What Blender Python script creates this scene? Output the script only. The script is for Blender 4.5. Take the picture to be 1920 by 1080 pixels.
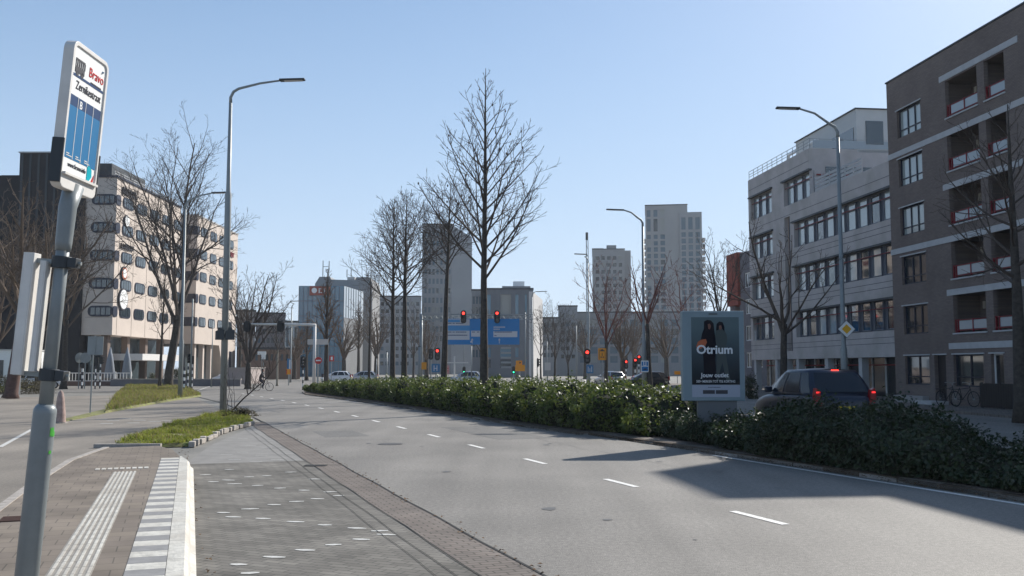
import bpy, math, random
from math import sin, cos, pi, radians as R, tan, atan2, sqrt
from mathutils import Vector as V, Matrix, Quaternion
import numpy as np
random.seed(7); rng = np.random.default_rng(7)
for o in list(bpy.data.objects): bpy.data.objects.remove(o)
S = bpy.context.scene
# ---------------------------------------------------------------- camera, world, sun
H0 = 1.95; FPX = 1800.0; TH = math.atan(150/1800)
cd = bpy.data.cameras.new('camera'); cam = bpy.data.objects.new('camera', cd); S.collection.objects.link(cam)
cd.sensor_width = 36; cd.lens = FPX/1920*36; cd.clip_end = 4000; cd.clip_start = 0.05
cam.location = (0, 0, H0); cam.rotation_euler = (pi/2+TH, 0, 0); S.camera = cam
SUN_AZ, SUN_EL = 41.0, 34.5
w = bpy.data.worlds.new('World'); S.world = w; w.use_nodes = True
nt = w.node_tree; bg = nt.nodes['Background']; sk = nt.nodes.new('ShaderNodeTexSky')
sk.sky_type = 'NISHITA'; sk.sun_disc = False; sk.sun_elevation = R(SUN_EL); sk.sun_rotation = R(SUN_AZ)
sk.air_density = 1.0; sk.dust_density = 0.7; sk.ozone_density = 1.6; sk.altitude = 0
tcw = nt.nodes.new('ShaderNodeTexCoord'); sx = nt.nodes.new('ShaderNodeSeparateXYZ'); nt.links.new(tcw.outputs['Generated'], sx.inputs[0])
mrw = nt.nodes.new('ShaderNodeMapRange'); mrw.inputs[1].default_value = -.02; mrw.inputs[2].default_value = .55; mrw.inputs[3].default_value = .92; mrw.inputs[4].default_value = .25; mrw.interpolation_type = 'SMOOTHSTEP'
nt.links.new(sx.outputs[2], mrw.inputs[0])
crw = nt.nodes.new('ShaderNodeValToRGB'); crw.color_ramp.elements[0].position = 0; crw.color_ramp.elements[0].color = (.67, .81, .98, 1)
crw.color_ramp.elements[1].position = .45; crw.color_ramp.elements[1].color = (.25, .465, .80, 1)
nt.links.new(sx.outputs[2], crw.inputs[0])
scw = nt.nodes.new('ShaderNodeVectorMath'); scw.operation = 'SCALE'; scw.inputs['Scale'].default_value = 8.2; nt.links.new(crw.outputs[0], scw.inputs[0])
mxw = nt.nodes.new('ShaderNodeMix'); mxw.data_type = 'RGBA'; nt.links.new(mrw.outputs[0], mxw.inputs[0])
nt.links.new(sk.outputs[0], mxw.inputs[6]); nt.links.new(scw.outputs[0], mxw.inputs[7])
nt.links.new(mxw.outputs[2], bg.inputs[0]); bg.inputs[1].default_value = 0.090
sl = bpy.data.lights.new('sun', 'SUN'); sl.energy = 4.9; sl.angle = R(0.53); sl.color = (1, .955, .88)
so = bpy.data.objects.new('sun', sl); S.collection.objects.link(so)
sd = V((sin(R(SUN_AZ))*cos(R(SUN_EL)), cos(R(SUN_AZ))*cos(R(SUN_EL)), sin(R(SUN_EL))))
so.rotation_euler = sd.to_track_quat('Z', 'Y').to_euler(); so.location = (40, 60, 60)
S.view_settings.view_transform = 'Standard'; S.view_settings.look = 'None'
S.view_settings.exposure = 0.5; S.view_settings.gamma = 1
COL = S.collection
# ---------------------------------------------------------------- measuring helpers
def ray(u, v):
    X = (u-960)/FPX; Y = (540-v)/FPX
    return X, cos(TH)-Y*sin(TH), Y*cos(TH)+sin(TH)
def P(u, v, D):
    a, b, c = ray(u, v); return V((a/b*D, D, H0+c/b*D))
def G(u, v, z=0.0):
    a, b, c = ray(u, v); k = (z-H0)/c; return V((a*k, b*k, z))
def FT(u, v, o, az):
    """pixel ray against the vertical facade plane through o running away along azimuth az; returns t (towards camera), z"""
    a, b, c = ray(u, v); dx, dy = -sin(R(az)), -cos(R(az))      # towards camera
    k = (o[0]*dy-o[1]*dx)/(a*dy-b*dx)
    return (a*k-o[0])*dx+(b*k-o[1])*dy, H0+c*k
# ---------------------------------------------------------------- materials
MATS = {}
def mat(name, col, rough=.8, metal=0, spec=.3, var=0, scale=3, bump=0, bscale=30, emit=None, estr=1, transm=0, dirt=None, coat=0, detail=4):
    if name in MATS: return MATS[name]
    m = bpy.data.materials.new(name); m.use_nodes = True; n = m.node_tree; b = n.nodes['Principled BSDF']
    c = (*col, 1)
    b.inputs['Base Color'].default_value = c; b.inputs['Roughness'].default_value = rough
    b.inputs['Metallic'].default_value = metal; b.inputs['Specular IOR Level'].default_value = spec
    b.inputs['Coat Weight'].default_value = coat
    if emit: b.inputs['Emission Color'].default_value = (*emit, 1); b.inputs['Emission Strength'].default_value = estr
    tc = None
    if var or bump or dirt: tc = n.nodes.new('ShaderNodeTexCoord')
    if var:
        no = n.nodes.new('ShaderNodeTexNoise'); no.inputs['Scale'].default_value = scale; no.inputs['Detail'].default_value = detail
        no.inputs['Roughness'].default_value = .65
        n.links.new(tc.outputs['Object'], no.inputs['Vector'])
        mr = n.nodes.new('ShaderNodeMapRange'); mr.inputs[1].default_value = .3; mr.inputs[2].default_value = .7
        mr.inputs[3].default_value = 1-var; mr.inputs[4].default_value = 1+var
        n.links.new(no.outputs[0], mr.inputs[0])
        mx = n.nodes.new('ShaderNodeVectorMath'); mx.operation = 'SCALE'; mx.inputs[0].default_value = col
        n.links.new(mr.outputs[0], mx.inputs['Scale'])
        out = mx.outputs[0]
        if dirt:
            n2 = n.nodes.new('ShaderNodeTexNoise'); n2.inputs['Scale'].default_value = dirt[1]; n2.inputs['Detail'].default_value = 6
            n.links.new(tc.outputs['Object'], n2.inputs['Vector'])
            r2 = n.nodes.new('ShaderNodeMapRange'); r2.inputs[1].default_value = .45; r2.inputs[2].default_value = .7
            n.links.new(n2.outputs[0], r2.inputs[0])
            mi = n.nodes.new('ShaderNodeMix'); mi.data_type = 'RGBA'
            n.links.new(r2.outputs[0], mi.inputs[0]); n.links.new(out, mi.inputs[6]); mi.inputs[7].default_value = (*dirt[0], 1)
            out = mi.outputs[2]
        n.links.new(out, b.inputs['Base Color'])
    if bump:
        nb = n.nodes.new('ShaderNodeTexNoise'); nb.inputs['Scale'].default_value = bscale; nb.inputs['Detail'].default_value = 3
        n.links.new(tc.outputs['Object'], nb.inputs['Vector'])
        bp = n.nodes.new('ShaderNodeBump'); bp.inputs['Strength'].default_value = bump; bp.inputs['Distance'].default_value = .02
        n.links.new(nb.outputs[0], bp.inputs['Height']); n.links.new(bp.outputs[0], b.inputs['Normal'])
    MATS[name] = m; return m
def brickmat(name, c1, c2, mortar, bw, bh, ms=.012, rough=.85, axes='xz', rot=0, offset=.5, var=.2, spec=.2, vscale=.7):
    m = bpy.data.materials.new(name); m.use_nodes = True; n = m.node_tree; b = n.nodes['Principled BSDF']
    b.inputs['Roughness'].default_value = rough; b.inputs['Specular IOR Level'].default_value = spec
    tc = n.nodes.new('ShaderNodeTexCoord'); mp = n.nodes.new('ShaderNodeMapping')
    n.links.new(tc.outputs['Object'], mp.inputs[0])
    if axes == 'xz': mp.inputs['Rotation'].default_value = (-pi/2, 0, 0)
    else: mp.inputs['Rotation'].default_value = (0, 0, rot)
    br = n.nodes.new('ShaderNodeTexBrick'); br.inputs['Scale'].default_value = 1; br.offset = offset
    br.inputs['Color1'].default_value = (*c1, 1); br.inputs['Color2'].default_value = (*c2, 1); br.inputs['Mortar'].default_value = (*mortar, 1)
    br.inputs['Brick Width'].default_value = bw; br.inputs['Row Height'].default_value = bh; br.inputs['Mortar Size'].default_value = ms
    n.links.new(mp.outputs[0], br.inputs['Vector'])
    no = n.nodes.new('ShaderNodeTexNoise'); no.inputs['Scale'].default_value = vscale; no.inputs['Detail'].default_value = 6
    n.links.new(tc.outputs['Object'], no.inputs['Vector'])
    mr = n.nodes.new('ShaderNodeMapRange'); mr.inputs[1].default_value = .3; mr.inputs[2].default_value = .7
    mr.inputs[3].default_value = 1-var; mr.inputs[4].default_value = 1+var; n.links.new(no.outputs[0], mr.inputs[0])
    mx = n.nodes.new('ShaderNodeVectorMath'); mx.operation = 'SCALE'
    n.links.new(br.outputs[0], mx.inputs[0]); n.links.new(mr.outputs[0], mx.inputs['Scale']); n.links.new(mx.outputs[0], b.inputs['Base Color'])
    MATS[name] = m; return m
def leafmat(name, c1, c2, trans=.35, rough=.35, spec=.5, scale=9):
    m = bpy.data.materials.new(name); m.use_nodes = True; n = m.node_tree; b = n.nodes['Principled BSDF']; out = n.nodes['Material Output']
    tc = n.nodes.new('ShaderNodeTexCoord'); no = n.nodes.new('ShaderNodeTexNoise'); no.inputs['Scale'].default_value = scale
    n.links.new(tc.outputs['Object'], no.inputs['Vector'])
    cr = n.nodes.new('ShaderNodeValToRGB'); cr.color_ramp.elements[0].position = .38; cr.color_ramp.elements[1].position = .62
    cr.color_ramp.elements[0].color = (*c1, 1); cr.color_ramp.elements[1].color = (*c2, 1)
    n.links.new(no.outputs[0], cr.inputs[0]); n.links.new(cr.outputs[0], b.inputs['Base Color'])
    b.inputs['Roughness'].default_value = rough; b.inputs['Specular IOR Level'].default_value = spec
    tr = n.nodes.new('ShaderNodeBsdfTranslucent'); n.links.new(cr.outputs[0], tr.inputs[0])
    ms = n.nodes.new('ShaderNodeMixShader'); ms.inputs[0].default_value = trans
    n.links.new(b.outputs[0], ms.inputs[1]); n.links.new(tr.outputs[0], ms.inputs[2]); n.links.new(ms.outputs[0], out.inputs[0])
    MATS[name] = m; return m
def asphalt(name, col, grain=.28, patch=.1, dark=(.1,.1,.1)):
    m = bpy.data.materials.new(name); m.use_nodes = True; n = m.node_tree; b = n.nodes['Principled BSDF']
    b.inputs['Roughness'].default_value = .75; b.inputs['Specular IOR Level'].default_value = .35
    tc = n.nodes.new('ShaderNodeTexCoord')
    def noise(sc, lo, hi, det=2):
        no = n.nodes.new('ShaderNodeTexNoise'); no.inputs['Scale'].default_value = sc; no.inputs['Detail'].default_value = det
        n.links.new(tc.outputs['Object'], no.inputs['Vector'])
        mr = n.nodes.new('ShaderNodeMapRange'); mr.inputs[1].default_value = .3; mr.inputs[2].default_value = .7
        mr.inputs[3].default_value = lo; mr.inputs[4].default_value = hi; n.links.new(no.outputs[0], mr.inputs[0]); return mr.outputs[0], no.outputs[0]
    g, graw = noise(70, 1-grain, 1+grain, 3); p, _ = noise(.35, 1-patch, 1+patch, 6); g2, _ = noise(16, 1-grain*.45, 1+grain*.45, 4)
    gm_ = n.nodes.new('ShaderNodeMath'); gm_.operation = 'MULTIPLY'; n.links.new(g, gm_.inputs[0]); n.links.new(g2, gm_.inputs[1]); g = gm_.outputs[0]
    # tyre-polished bands running along the lanes
    mp = n.nodes.new('ShaderNodeMapping'); mp.inputs['Rotation'].default_value = (0, 0, R(-20)); mp.inputs['Scale'].default_value = (1.1, .04, 1)
    n.links.new(tc.outputs['Object'], mp.inputs[0])
    ns = n.nodes.new('ShaderNodeTexNoise'); ns.inputs['Scale'].default_value = 1.2; ns.inputs['Detail'].default_value = 3
    n.links.new(mp.outputs[0], ns.inputs['Vector'])
    mr = n.nodes.new('ShaderNodeMapRange'); mr.inputs[1].default_value = .3; mr.inputs[2].default_value = .7; mr.inputs[3].default_value = .86; mr.inputs[4].default_value = 1.1
    n.links.new(ns.outputs[0], mr.inputs[0])
    a = n.nodes.new('ShaderNodeMath'); a.operation = 'MULTIPLY'; n.links.new(g, a.inputs[0]); n.links.new(p, a.inputs[1])
    a2 = n.nodes.new('ShaderNodeMath'); a2.operation = 'MULTIPLY'; n.links.new(a.outputs[0], a2.inputs[0]); n.links.new(mr.outputs[0], a2.inputs[1])
    mx = n.nodes.new('ShaderNodeVectorMath'); mx.operation = 'SCALE'; mx.inputs[0].default_value = col
    n.links.new(a2.outputs[0], mx.inputs['Scale']); n.links.new(mx.outputs[0], b.inputs['Base Color'])
    bp = n.nodes.new('ShaderNodeBump'); bp.inputs['Strength'].default_value = .5; bp.inputs['Distance'].default_value = .01
    n.links.new(graw, bp.inputs['Height']); n.links.new(bp.outputs[0], b.inputs['Normal'])
    MATS[name] = m; return m
M_road = asphalt('asphalt', (.178, .165, .148), .45, .16)
M_bay = brickmat('bay_pavers', (.18, .167, .146), (.13, .12, .106), (.08, .078, .07), .21, .105, .007, axes='xy', rot=R(-19.8+45), var=.3, vscale=.9)
M_path = asphalt('path_asphalt', (.205, .18, .15), .35, .2)
M_ground = asphalt('ground_paving', (.19, .18, .16), .35, .2)
M_concl = mat('bay_concrete', (.215, .205, .19), .8, var=.15, scale=2, bump=.3, bscale=60)
M_brickpave = brickmat('brick_paving', (.185, .155, .135), (.15, .13, .115), (.08, .07, .06), .21, .105, .01, axes='xy', rot=R(-20), vscale=1.5)
M_tiles = brickmat('platform_tiles', (.20, .168, .135), (.17, .142, .118), (.11, .095, .08), .3, .3, .007, axes='xy', rot=R(-19.5), var=.22, vscale=1.3)
M_white = mat('white_concrete', (.5, .48, .43), .75, var=.22, scale=7, bump=.4, dirt=((.42, .39, .34), 1.5))
M_wgrey = mat('worn_grey_slab', (.23, .225, .22), .8, var=.15, scale=6)
M_paint = mat('road_paint', (.68, .66, .62), .6, var=.3, scale=25)
M_soil = mat('soil', (.1, .075, .055), .95, var=.4, scale=6, bump=.6, bscale=20)
M_kerb = mat('kerb_concrete', (.33, .3, .27), .85, var=.25, scale=5, bump=.3)
M_dark = mat('dark_joint', (.03, .03, .03), .9)
M_bark = mat('bark', (.06, .05, .042), .9, var=.4, scale=8, bump=.6, bscale=25)
M_twig = mat('twig', (.075, .058, .048), .85)
M_redtwig = mat('budding_twig', (.15, .055, .045), .85)
M_brntwig = mat('brown_twig', (.13, .095, .07), .85)
M_steel = mat('galvanised_steel', (.24, .26, .26), .5, metal=.2, spec=.5, var=.08, scale=3)
M_pole = mat('painted_grey_pole', (.19, .21, .215), .4, spec=.5, var=.12, scale=5)
M_dsteel = mat('dark_steel', (.05, .055, .06), .5, metal=.3)
M_black = mat('black_plastic', (.012, .012, .014), .5)
M_whitep = mat('white_enamel', (.78, .78, .76), .35, spec=.5)
M_offw = mat('aged_white_plastic', (.62, .6, .57), .5, var=.08, scale=8)
M_blue = mat('sign_blue', (.0, .17, .44), .4, spec=.4)
M_blue2 = mat('panel_blue', (.03, .16, .33), .35, spec=.4)
M_navy = mat('panel_navy', (.03, .06, .14), .4)
M_orange = mat('sign_orange', (.75, .3, .02), .5)
M_red = mat('red_paint', (.5, .03, .025), .45)
M_glass = mat('window_glass', (.02, .03, .035), .04, spec=1.0, metal=0, coat=.6)
M_glass_d = mat('dim_glass', (.015, .018, .022), .1, spec=.6)
M_glass_b = mat('blue_glass', (.06, .19, .28), .15, spec=.9)
M_lred = mat('red_lamp', (.6, .02, .02), .4, emit=(1, .03, .02), estr=4)
M_lgrn = mat('green_lamp', (.02, .5, .2), .4, emit=(.02, 1, .4), estr=2.5)
M_tail = mat('tail_lamp', (.5, .02, .02), .3, emit=(1, .03, .03), estr=1.2)
# ---------------------------------------------------------------- mesh collector
class MB:
    def __init__(s): s.v = []; s.f = []
    def add(s, vs, fs):
        k = len(s.v); s.v += [tuple(p) for p in vs]; s.f += [tuple(i+k for i in f) for f in fs]; return s
    def box(s, x0, x1, y0, y1, z0, z1, M=None, ch=0):
        c = [V((x, y, z)) for z in (z0, z1) for y in (y0, y1) for x in (x0, x1)]
        if M: c = [M @ p for p in c]
        return s.add(c, [(0, 2, 3, 1), (4, 5, 7, 6), (0, 1, 5, 4), (2, 6, 7, 3), (0, 4, 6, 2), (1, 3, 7, 5)])
    def prism(s, pts, z0, z1):
        n = len(pts)
        return s.add([(p[0], p[1], z0) for p in pts]+[(p[0], p[1], z1) for p in pts],
            [tuple(range(n-1, -1, -1)), tuple(range(n, 2*n))]+[(i, (i+1) % n, n+(i+1) % n, n+i) for i in range(n)])
    def slab(s, pts, y0, y1):           # outline in x,z pushed through y
        n = len(pts)
        return s.add([(p[0], y0, p[1]) for p in pts]+[(p[0], y1, p[1]) for p in pts],
            [tuple(range(n)), tuple(range(2*n-1, n-1, -1))]+[(i, n+i, n+(i+1) % n, (i+1) % n) for i in range(n)])
    def tube(s, pts, rads, n=8, cap=True):
        pts = [V(p) for p in pts]; k = len(s.v)
        if not hasattr(rads, '__len__'): rads = [rads]*len(pts)
        d = (pts[1]-pts[0]).normalized(); a = V((1, 0, 0)) if abs(d.x) < .9 else V((0, 1, 0)); a = (a-d*a.dot(d)).normalized()
        N = len(pts)
        for i, p in enumerate(pts):
            if 0 < i: 
                d = ((pts[i+1]-pts[i-1]) if i < N-1 else (pts[i]-pts[i-1])).normalized()
                a = a-d*a.dot(d); a = a.normalized() if a.length > 1e-5 else d.orthogonal().normalized()
            b = d.cross(a); r = rads[i]
            for j in range(n):
                t = 2*pi*j/n; q = p+a*(r*cos(t))+b*(r*sin(t)); s.v.append((q.x, q.y, q.z))
        for i in range(N-1):
            for j in range(n):
                s.f.append((k+i*n+j, k+i*n+(j+1) % n, k+(i+1)*n+(j+1) % n, k+(i+1)*n+j))
        if cap: s.f.append(tuple(k+j for j in range(n-1, -1, -1))); s.f.append(tuple(k+(N-1)*n+j for j in range(n)))
        return s
    def sphere(s, c, r, nu=8, nv=6, sc=(1, 1, 1)):
        c = V(c); vs = []; 
        for i in range(nv+1):
            a = pi*i/nv
            for j in range(nu):
                b = 2*pi*j/nu; vs.append((c.x+r*sc[0]*sin(a)*cos(b), c.y+r*sc[1]*sin(a)*sin(b), c.z+r*sc[2]*cos(a)))
        return s.add(vs, [(i*nu+j, (i+1)*nu+j, (i+1)*nu+(j+1) % nu, i*nu+(j+1) % nu) for i in range(nv) for j in range(nu)])
    def mesh(s, name, m, smooth=False):
        me = bpy.data.meshes.new(name); me.from_pydata(s.v, [], s.f); me.materials.append(m)
        if smooth: me.polygons.foreach_set('use_smooth', [True]*len(me.polygons))
        me.update(); return me
    def build(s, name, m, parent=None, smooth=False, loc=None, bevel=0):
        o = bpy.data.objects.new(name, s.mesh(name, m, smooth)); COL.objects.link(o)
        if parent: o.parent = parent
        if loc is not None: o.location = loc
        if bevel:
            b = o.modifiers.new('b', 'BEVEL'); b.width = bevel; b.segments = 2; b.limit_method = 'ANGLE'
        return o
def tag(o, label, cat, group=None, kind=None):
    if label: o['label'] = label
    if cat: o['category'] = cat
    if group: o['group'] = group
    if kind: o['kind'] = kind
    return o
def thing(name, label, cat, loc=(0, 0, 0), rz=0, group=None, rot=None):
    o = bpy.data.objects.new(name, None); COL.objects.link(o); o.location = loc
    o.rotation_euler = rot if rot else (0, 0, rz); o.empty_display_size = .3
    return tag(o, label, cat, group)
def struct(o, label, cat): return tag(o, label, cat, kind='structure')
def inst(name, me, parent, loc, rz=0, sc=None):
    o = bpy.data.objects.new(name, me); COL.objects.link(o); o.parent = parent; o.location = loc; o.rotation_euler = (0, 0, rz)
    if sc: o.scale = sc
    return o
def dup(root, loc, rz, label=None, scale=None):
    r = root.copy(); COL.objects.link(r); r.location = loc; r.rotation_euler = (0, 0, rz)
    if label: r['label'] = label
    if scale: r.scale = scale
    for ch in list(root.children):
        c = ch.copy(); COL.objects.link(c); c.parent = r
        for g in ch.children:
            d = g.copy(); COL.objects.link(d); d.parent = c
    return r
def text(name, s, m, parent, loc, rot, size, width=None, ext=.002, bold=0, align='LEFT'):
    cu = bpy.data.curves.new(name, 'FONT'); cu.body = s; cu.size = size; cu.extrude = ext; cu.align_x = align; cu.offset = bold; cu.resolution_u = 3
    t = bpy.data.objects.new('tmp', cu); COL.objects.link(t)
    bpy.context.view_layer.update()
    me = bpy.data.meshes.new_from_object(t.evaluated_get(bpy.context.evaluated_depsgraph_get()))
    bpy.data.objects.remove(t); me.materials.clear(); me.materials.append(m)
    o = bpy.data.objects.new(name, me); COL.objects.link(o); o.parent = parent; o.location = loc; o.rotation_euler = rot
    if width:
        xs = [v.co.x for v in me.vertices]; k = width/(max(xs)-min(xs)); o.scale = (k, 1, 1)
    return o
def holes_wall(mb, x0, x1, z0, z1, holes, depth=.2, y=0):
    """wall in the x-z plane at y (outside towards -y) with rectangular openings and their reveals"""
    xs = sorted({x0, x1, *[a for h in holes for a in h[:2]]}); zs = sorted({z0, z1, *[a for h in holes for a in h[2:4]]})
    xs = [a for a in xs if x0 <= a <= x1]; zs = [a for a in zs if z0 <= a <= z1]
    for i in range(len(xs)-1):
        for j in range(len(zs)-1):
            cx = (xs[i]+xs[i+1])/2; cz = (zs[j]+zs[j+1])/2
            if any(h[0] < cx < h[1] and h[2] < cz < h[3] for h in holes): continue
            mb.add([(xs[i], y, zs[j]), (xs[i+1], y, zs[j]), (xs[i+1], y, zs[j+1]), (xs[i], y, zs[j+1])], [(0, 1, 2, 3)])
    for a, b, c, d in [h[:4] for h in holes]:
        e = y+depth
        mb.add([(a, y, c), (b, y, c), (b, y, d), (a, y, d), (a, e, c), (b, e, c), (b, e, d), (a, e, d)],
               [(0, 4, 5, 1), (1, 5, 6, 2), (2, 6, 7, 3), (3, 7, 4, 0)])
    return mb
# ---------------------------------------------------------------- setting: ground, road, kerbs
AZ = R(19.8); rd = V((-sin(AZ), cos(AZ), 0)); rn = V((cos(AZ), sin(AZ), 0))       # along / across the road
def C(c, s, z=0): p = rn*c+rd*s; return V((p.x, p.y, z))
def strip(name, c0, c1, s0, s1, z, m, n=1, thick=0):
    mb = MB()
    for i in range(n):
        a, b = s0+(s1-s0)*i/n, s0+(s1-s0)*(i+1)/n
        mb.add([C(c0, a, z), C(c1, a, z), C(c1, b, z), C(c0, b, z)], [(0, 1, 2, 3)])
    return mb
g = MB().add([(-1500, -60, 0), (1500, -60, 0), (1500, 2500, 0), (-1500, 2500, 0)], [(0, 1, 2, 3)]).build('ground', M_ground, loc=(0, 0, -.03)); struct(g, 'grey paved city ground stretching to the horizon', 'ground')
rp = [C(3.4, -30), C(11.7, -30), C(11.7, 62), C(10.6, 80), C(10, 96), C(2.5, 100), C(1.5, 78), C(3.2, 55), C(3.4, 38)]
o = MB().add(rp, [tuple(range(len(rp)))]).build('road', M_road, loc=(0, 0, 0)); struct(o, 'sunlit grey asphalt road curving away to the left', 'road')
o = MB().add([(-90, 60, 0), (-12, 84, 0), (40, 86, 0), (70, 145, 0), (-120, 145, 0), (-140, 60, 0)], [tuple(range(6))]).build('junction', M_road, loc=(0, 0, -.012)); struct(o, 'asphalt of the wide junction beyond the median', 'road')
pp = [C(-1.9, -30), C(-1.9, 18), C(-1.2, 23), C(2.9, 34.5), C(1.6, 78), C(-30, 60), C(-30, -30)]
o = MB().add(pp, [tuple(range(len(pp)))]).build('service_path', M_path, loc=(0, 0, -.006)); struct(o, 'worn brownish service path left of the bus platform', 'path')
# bus bay
bp_ = [C(-.7, -30), C(2.85, -30), C(2.85, 20.8), C(.5, 20.8)]
o = MB().add([(p.x, p.y, 0) for p in bp_], [(0, 1, 2, 3)]).build('bus_bay', M_bay, loc=(0, 0, .001)); struct(o, 'dark grey paved bus bay beside the platform', 'road')
bl = [C(.4, 20.8), C(2.95, 20.8), C(2.95, 34.6), C(2.3, 31), C(1.2, 26)]
o = MB().add(bl, [tuple(range(5))]).build('bus_bay', M_concl, loc=(0, 0, .001)); struct(o, 'paler concrete taper at the end of the bus bay', 'road')
o = strip('g', 2.85, 3.4, -30, 36, .004, M_brickpave, 1).build('gutter', M_brickpave); struct(o, 'brick gutter strip between bus bay and road', 'gutter')
mb = MB()
for c, wd in ((3.40, .016), (2.84, .007), (2.62, .005), (2.45, .004)):
    s = -5
    while s < 36:
        a = c+.012*sin(s*1.7+c*9); b = c+.012*sin((s+.7)*1.7+c*9)
        mb.add([C(a-wd, s, .009), C(a+wd, s, .009), C(b+wd, s+.7, .009), C(b-wd, s+.7, .009)], [(0, 1, 2, 3)]); s += .7
o = mb.build('road_joint', M_dark); struct(o, 'dark open joints running along the gutter', 'road joint')
# lane dashes (1 m line, 3 m gap), edge line
mb = MB(); s = 10.3-4.04*4
def cv(s): return .001*max(0, s-34)**2
while s < 76:
    if 2 < s < 10: s += 4.04; continue
    mb.add([C(7.28-cv(s), s, .006), C(7.40-cv(s), s, .006), C(7.40-cv(s+1.2), s+1.2, .006), C(7.28-cv(s+1.2), s+1.2, .006)], [(0, 1, 2, 3)])
    s += 4.04
struct(mb.build('lane_line', M_paint), 'row of short white dashes down the middle of the road', 'road marking')
struct(strip('e', 11.53, 11.65, -10, 18.9, .006, M_paint).build('edge_line', M_paint), 'white edge line along the median side', 'road marking')
# brick strip and kerb along the median
KP = [C(12.0, -14), C(12.0, 21.5), C(11.75, 26), G(1080, 815), G(1000, 804), G(900, 788), G(800, 772), G(700, 757), G(640, 749), G(572, 740), G(566, 736)]
mk = MB()
for a, b in zip(KP, KP[1:]):
    n = max(1, round((b-a).length)); L = (b-a).length/n; an = atan2(b.y-a.y, b.x-a.x)
    for i in range(n):
        mk.box(.004, L-.004, -.14, 0, -.05, .055+random.uniform(-.008, .008), Matrix.Translation(a+(b-a)*i/n)@Matrix.Rotation(an, 4, 'Z'))
struct(mk.build('kerb', M_kerb, bevel=.012), 'low worn kerb along the planted median', 'kerb')
back = [V((-16, 92, 0)), V((-2, 92, 0)), V((2.3, 60, 0)), V((7, 22, 0)), V((9.4, 16, 0)), V((14.5, 0, 0)), V((18, -14, 0))]
o = MB().prism([(p.x, p.y) for p in KP+back], -.05, .06).build('median', M_soil); struct(o, 'bare soil of the planted median', 'median')
e0 = [C(12.15, -13), C(12.15, 21.5), C(11.9, 26), G(1080, 812)+V((.1, .1, 0))]; e1 = [p+rn*.55 for p in e0]
o = MB().prism([(p.x, p.y) for p in e0+e1[::-1]], 0, .068).build('median_edging', M_brickpave); struct(o, 'brick edging strip between kerb and hedge', 'edging')
GZ = .2
ss = [(7.1, 22), (2.4, 60), (-2.5, 100), (-6, 135), (400, 135), (400, -30), (23, -30), (14.6, 0), (9.5, 16)]
o = MB().prism(ss, -.04, GZ-.1+.004).build('side_street', M_road); struct(o, 'side street between the median and the flats', 'road')
o = MB().prism([(16.0, 58), (13.0, 84), (9.5, 110), (30, 110), (32, -20), (24.2, -20)], -.02, GZ).build('pavement', M_brickpave); struct(o, 'brick pavement along the apartment and office fronts', 'pavement')
# bus platform
ZP = .18; KA = R(18.45)
def CK(c, s, z=0): return C(c+(s-9.7)*.0235, s, z)
pl = [C(-1.9, -30), CK(.07, -30), CK(.07, 20.6), C(.2, 22.4), C(-.1, 23.6), C(-1.15, 23.4), C(-1.6, 20.5), C(-1.82, 16), C(-1.9, 12)]
o = MB().prism([(p.x, p.y) for p in pl], -.02, ZP).build('bus_platform', M_tiles); struct(o, 'raised bus stop platform paved with brown tiles', 'pavement')
mb = MB(); lk = [C(-2.02, -30), C(-2.02, 12), C(-1.94, 16), C(-1.73, 20.5), C(-1.25, 23.5)]
for a, b in zip(lk, lk[1:]):
    d = (b-a).normalized(); n_ = V((d.y, -d.x, 0))*.12
    mb.add([a, b, b+n_, a+n_, *[q+V((0, 0, ZP+.012)) for q in (a, b, b+n_, a+n_)]], [(4, 7, 6, 5), (0, 4, 5, 1), (2, 6, 7, 3), (1, 5, 6, 2), (0, 3, 7, 4)])
struct(mb.build('kerb', M_kerb), 'narrow concrete kerb on the far left side of the platform', 'kerb')
mb = MB()     # white bus kerb
for i in range(-12, 21):
    m_ = Matrix.Translation(CK(0, i-.4))@Matrix.Rotation(KA, 4, 'Z')
    a = .07; prof = [(a, ZP+.008), (.22, ZP+.008), (.255, ZP-.03), (.28, .06), (.33, .03), (.33, -.03), (a, -.03)]
    L0, L1 = .004, .996
    sh = -.12 if i == 20 else 0
    v0 = [m_@V((p[0], L0, p[1])) for p in prof]; v1 = [m_@V((p[0]+(sh if p[0] > .2 else 0), L1, p[1])) for p in prof]
    n = len(prof); mb.add(v0+v1, [tuple(range(n)), tuple(range(2*n-1, n-1, -1))]+[(j, n+j, n+(j+1) % n, (j+1) % n) for j in range(n)])
struct(mb.build('bus_kerb', M_white), 'bright white profiled kerb along the bus bay', 'kerb')
mw, mg = MB(), MB(); s = 20.3; k = 0
while s > -8:
    m_ = Matrix.Translation(CK(-.27, s-.3, 0))@Matrix.Rotation(KA, 4, 'Z')
    (mw if k % 2 == 0 else mg).box(0, .335, .004, .297, ZP-.02, ZP+.006, m_)
    s -= .3; k += 1
struct(mw.build('platform_edge_slabs', M_white), 'white slabs of the striped platform edge', 'edge marking'); struct(mg.build('platform_edge_slabs', M_wgrey), 'grey slabs of the striped platform edge', 'edge marking')
mb = MB(); mr_ = MB(); s = 17.9; M_tact = mat('tactile_tile', (.27, .25, .22), .8, var=.18, scale=5)
a0 = R(19.8+1.2)
for i in range(0, 88):
    m_ = Matrix.Translation(C(-.78-.0, 17.9, 0))@Matrix.Rotation(R(18.9), 4, 'Z')@Matrix.Translation(V((0, -.3*(i+1), 0)))
    mb.box(0, .37, .003, .297, ZP-.01, ZP+.003, m_)
    for j in range(6): mr_.box(.018+j*.062, .046+j*.062, .006, .294, ZP, ZP+.0085, m_)
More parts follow.
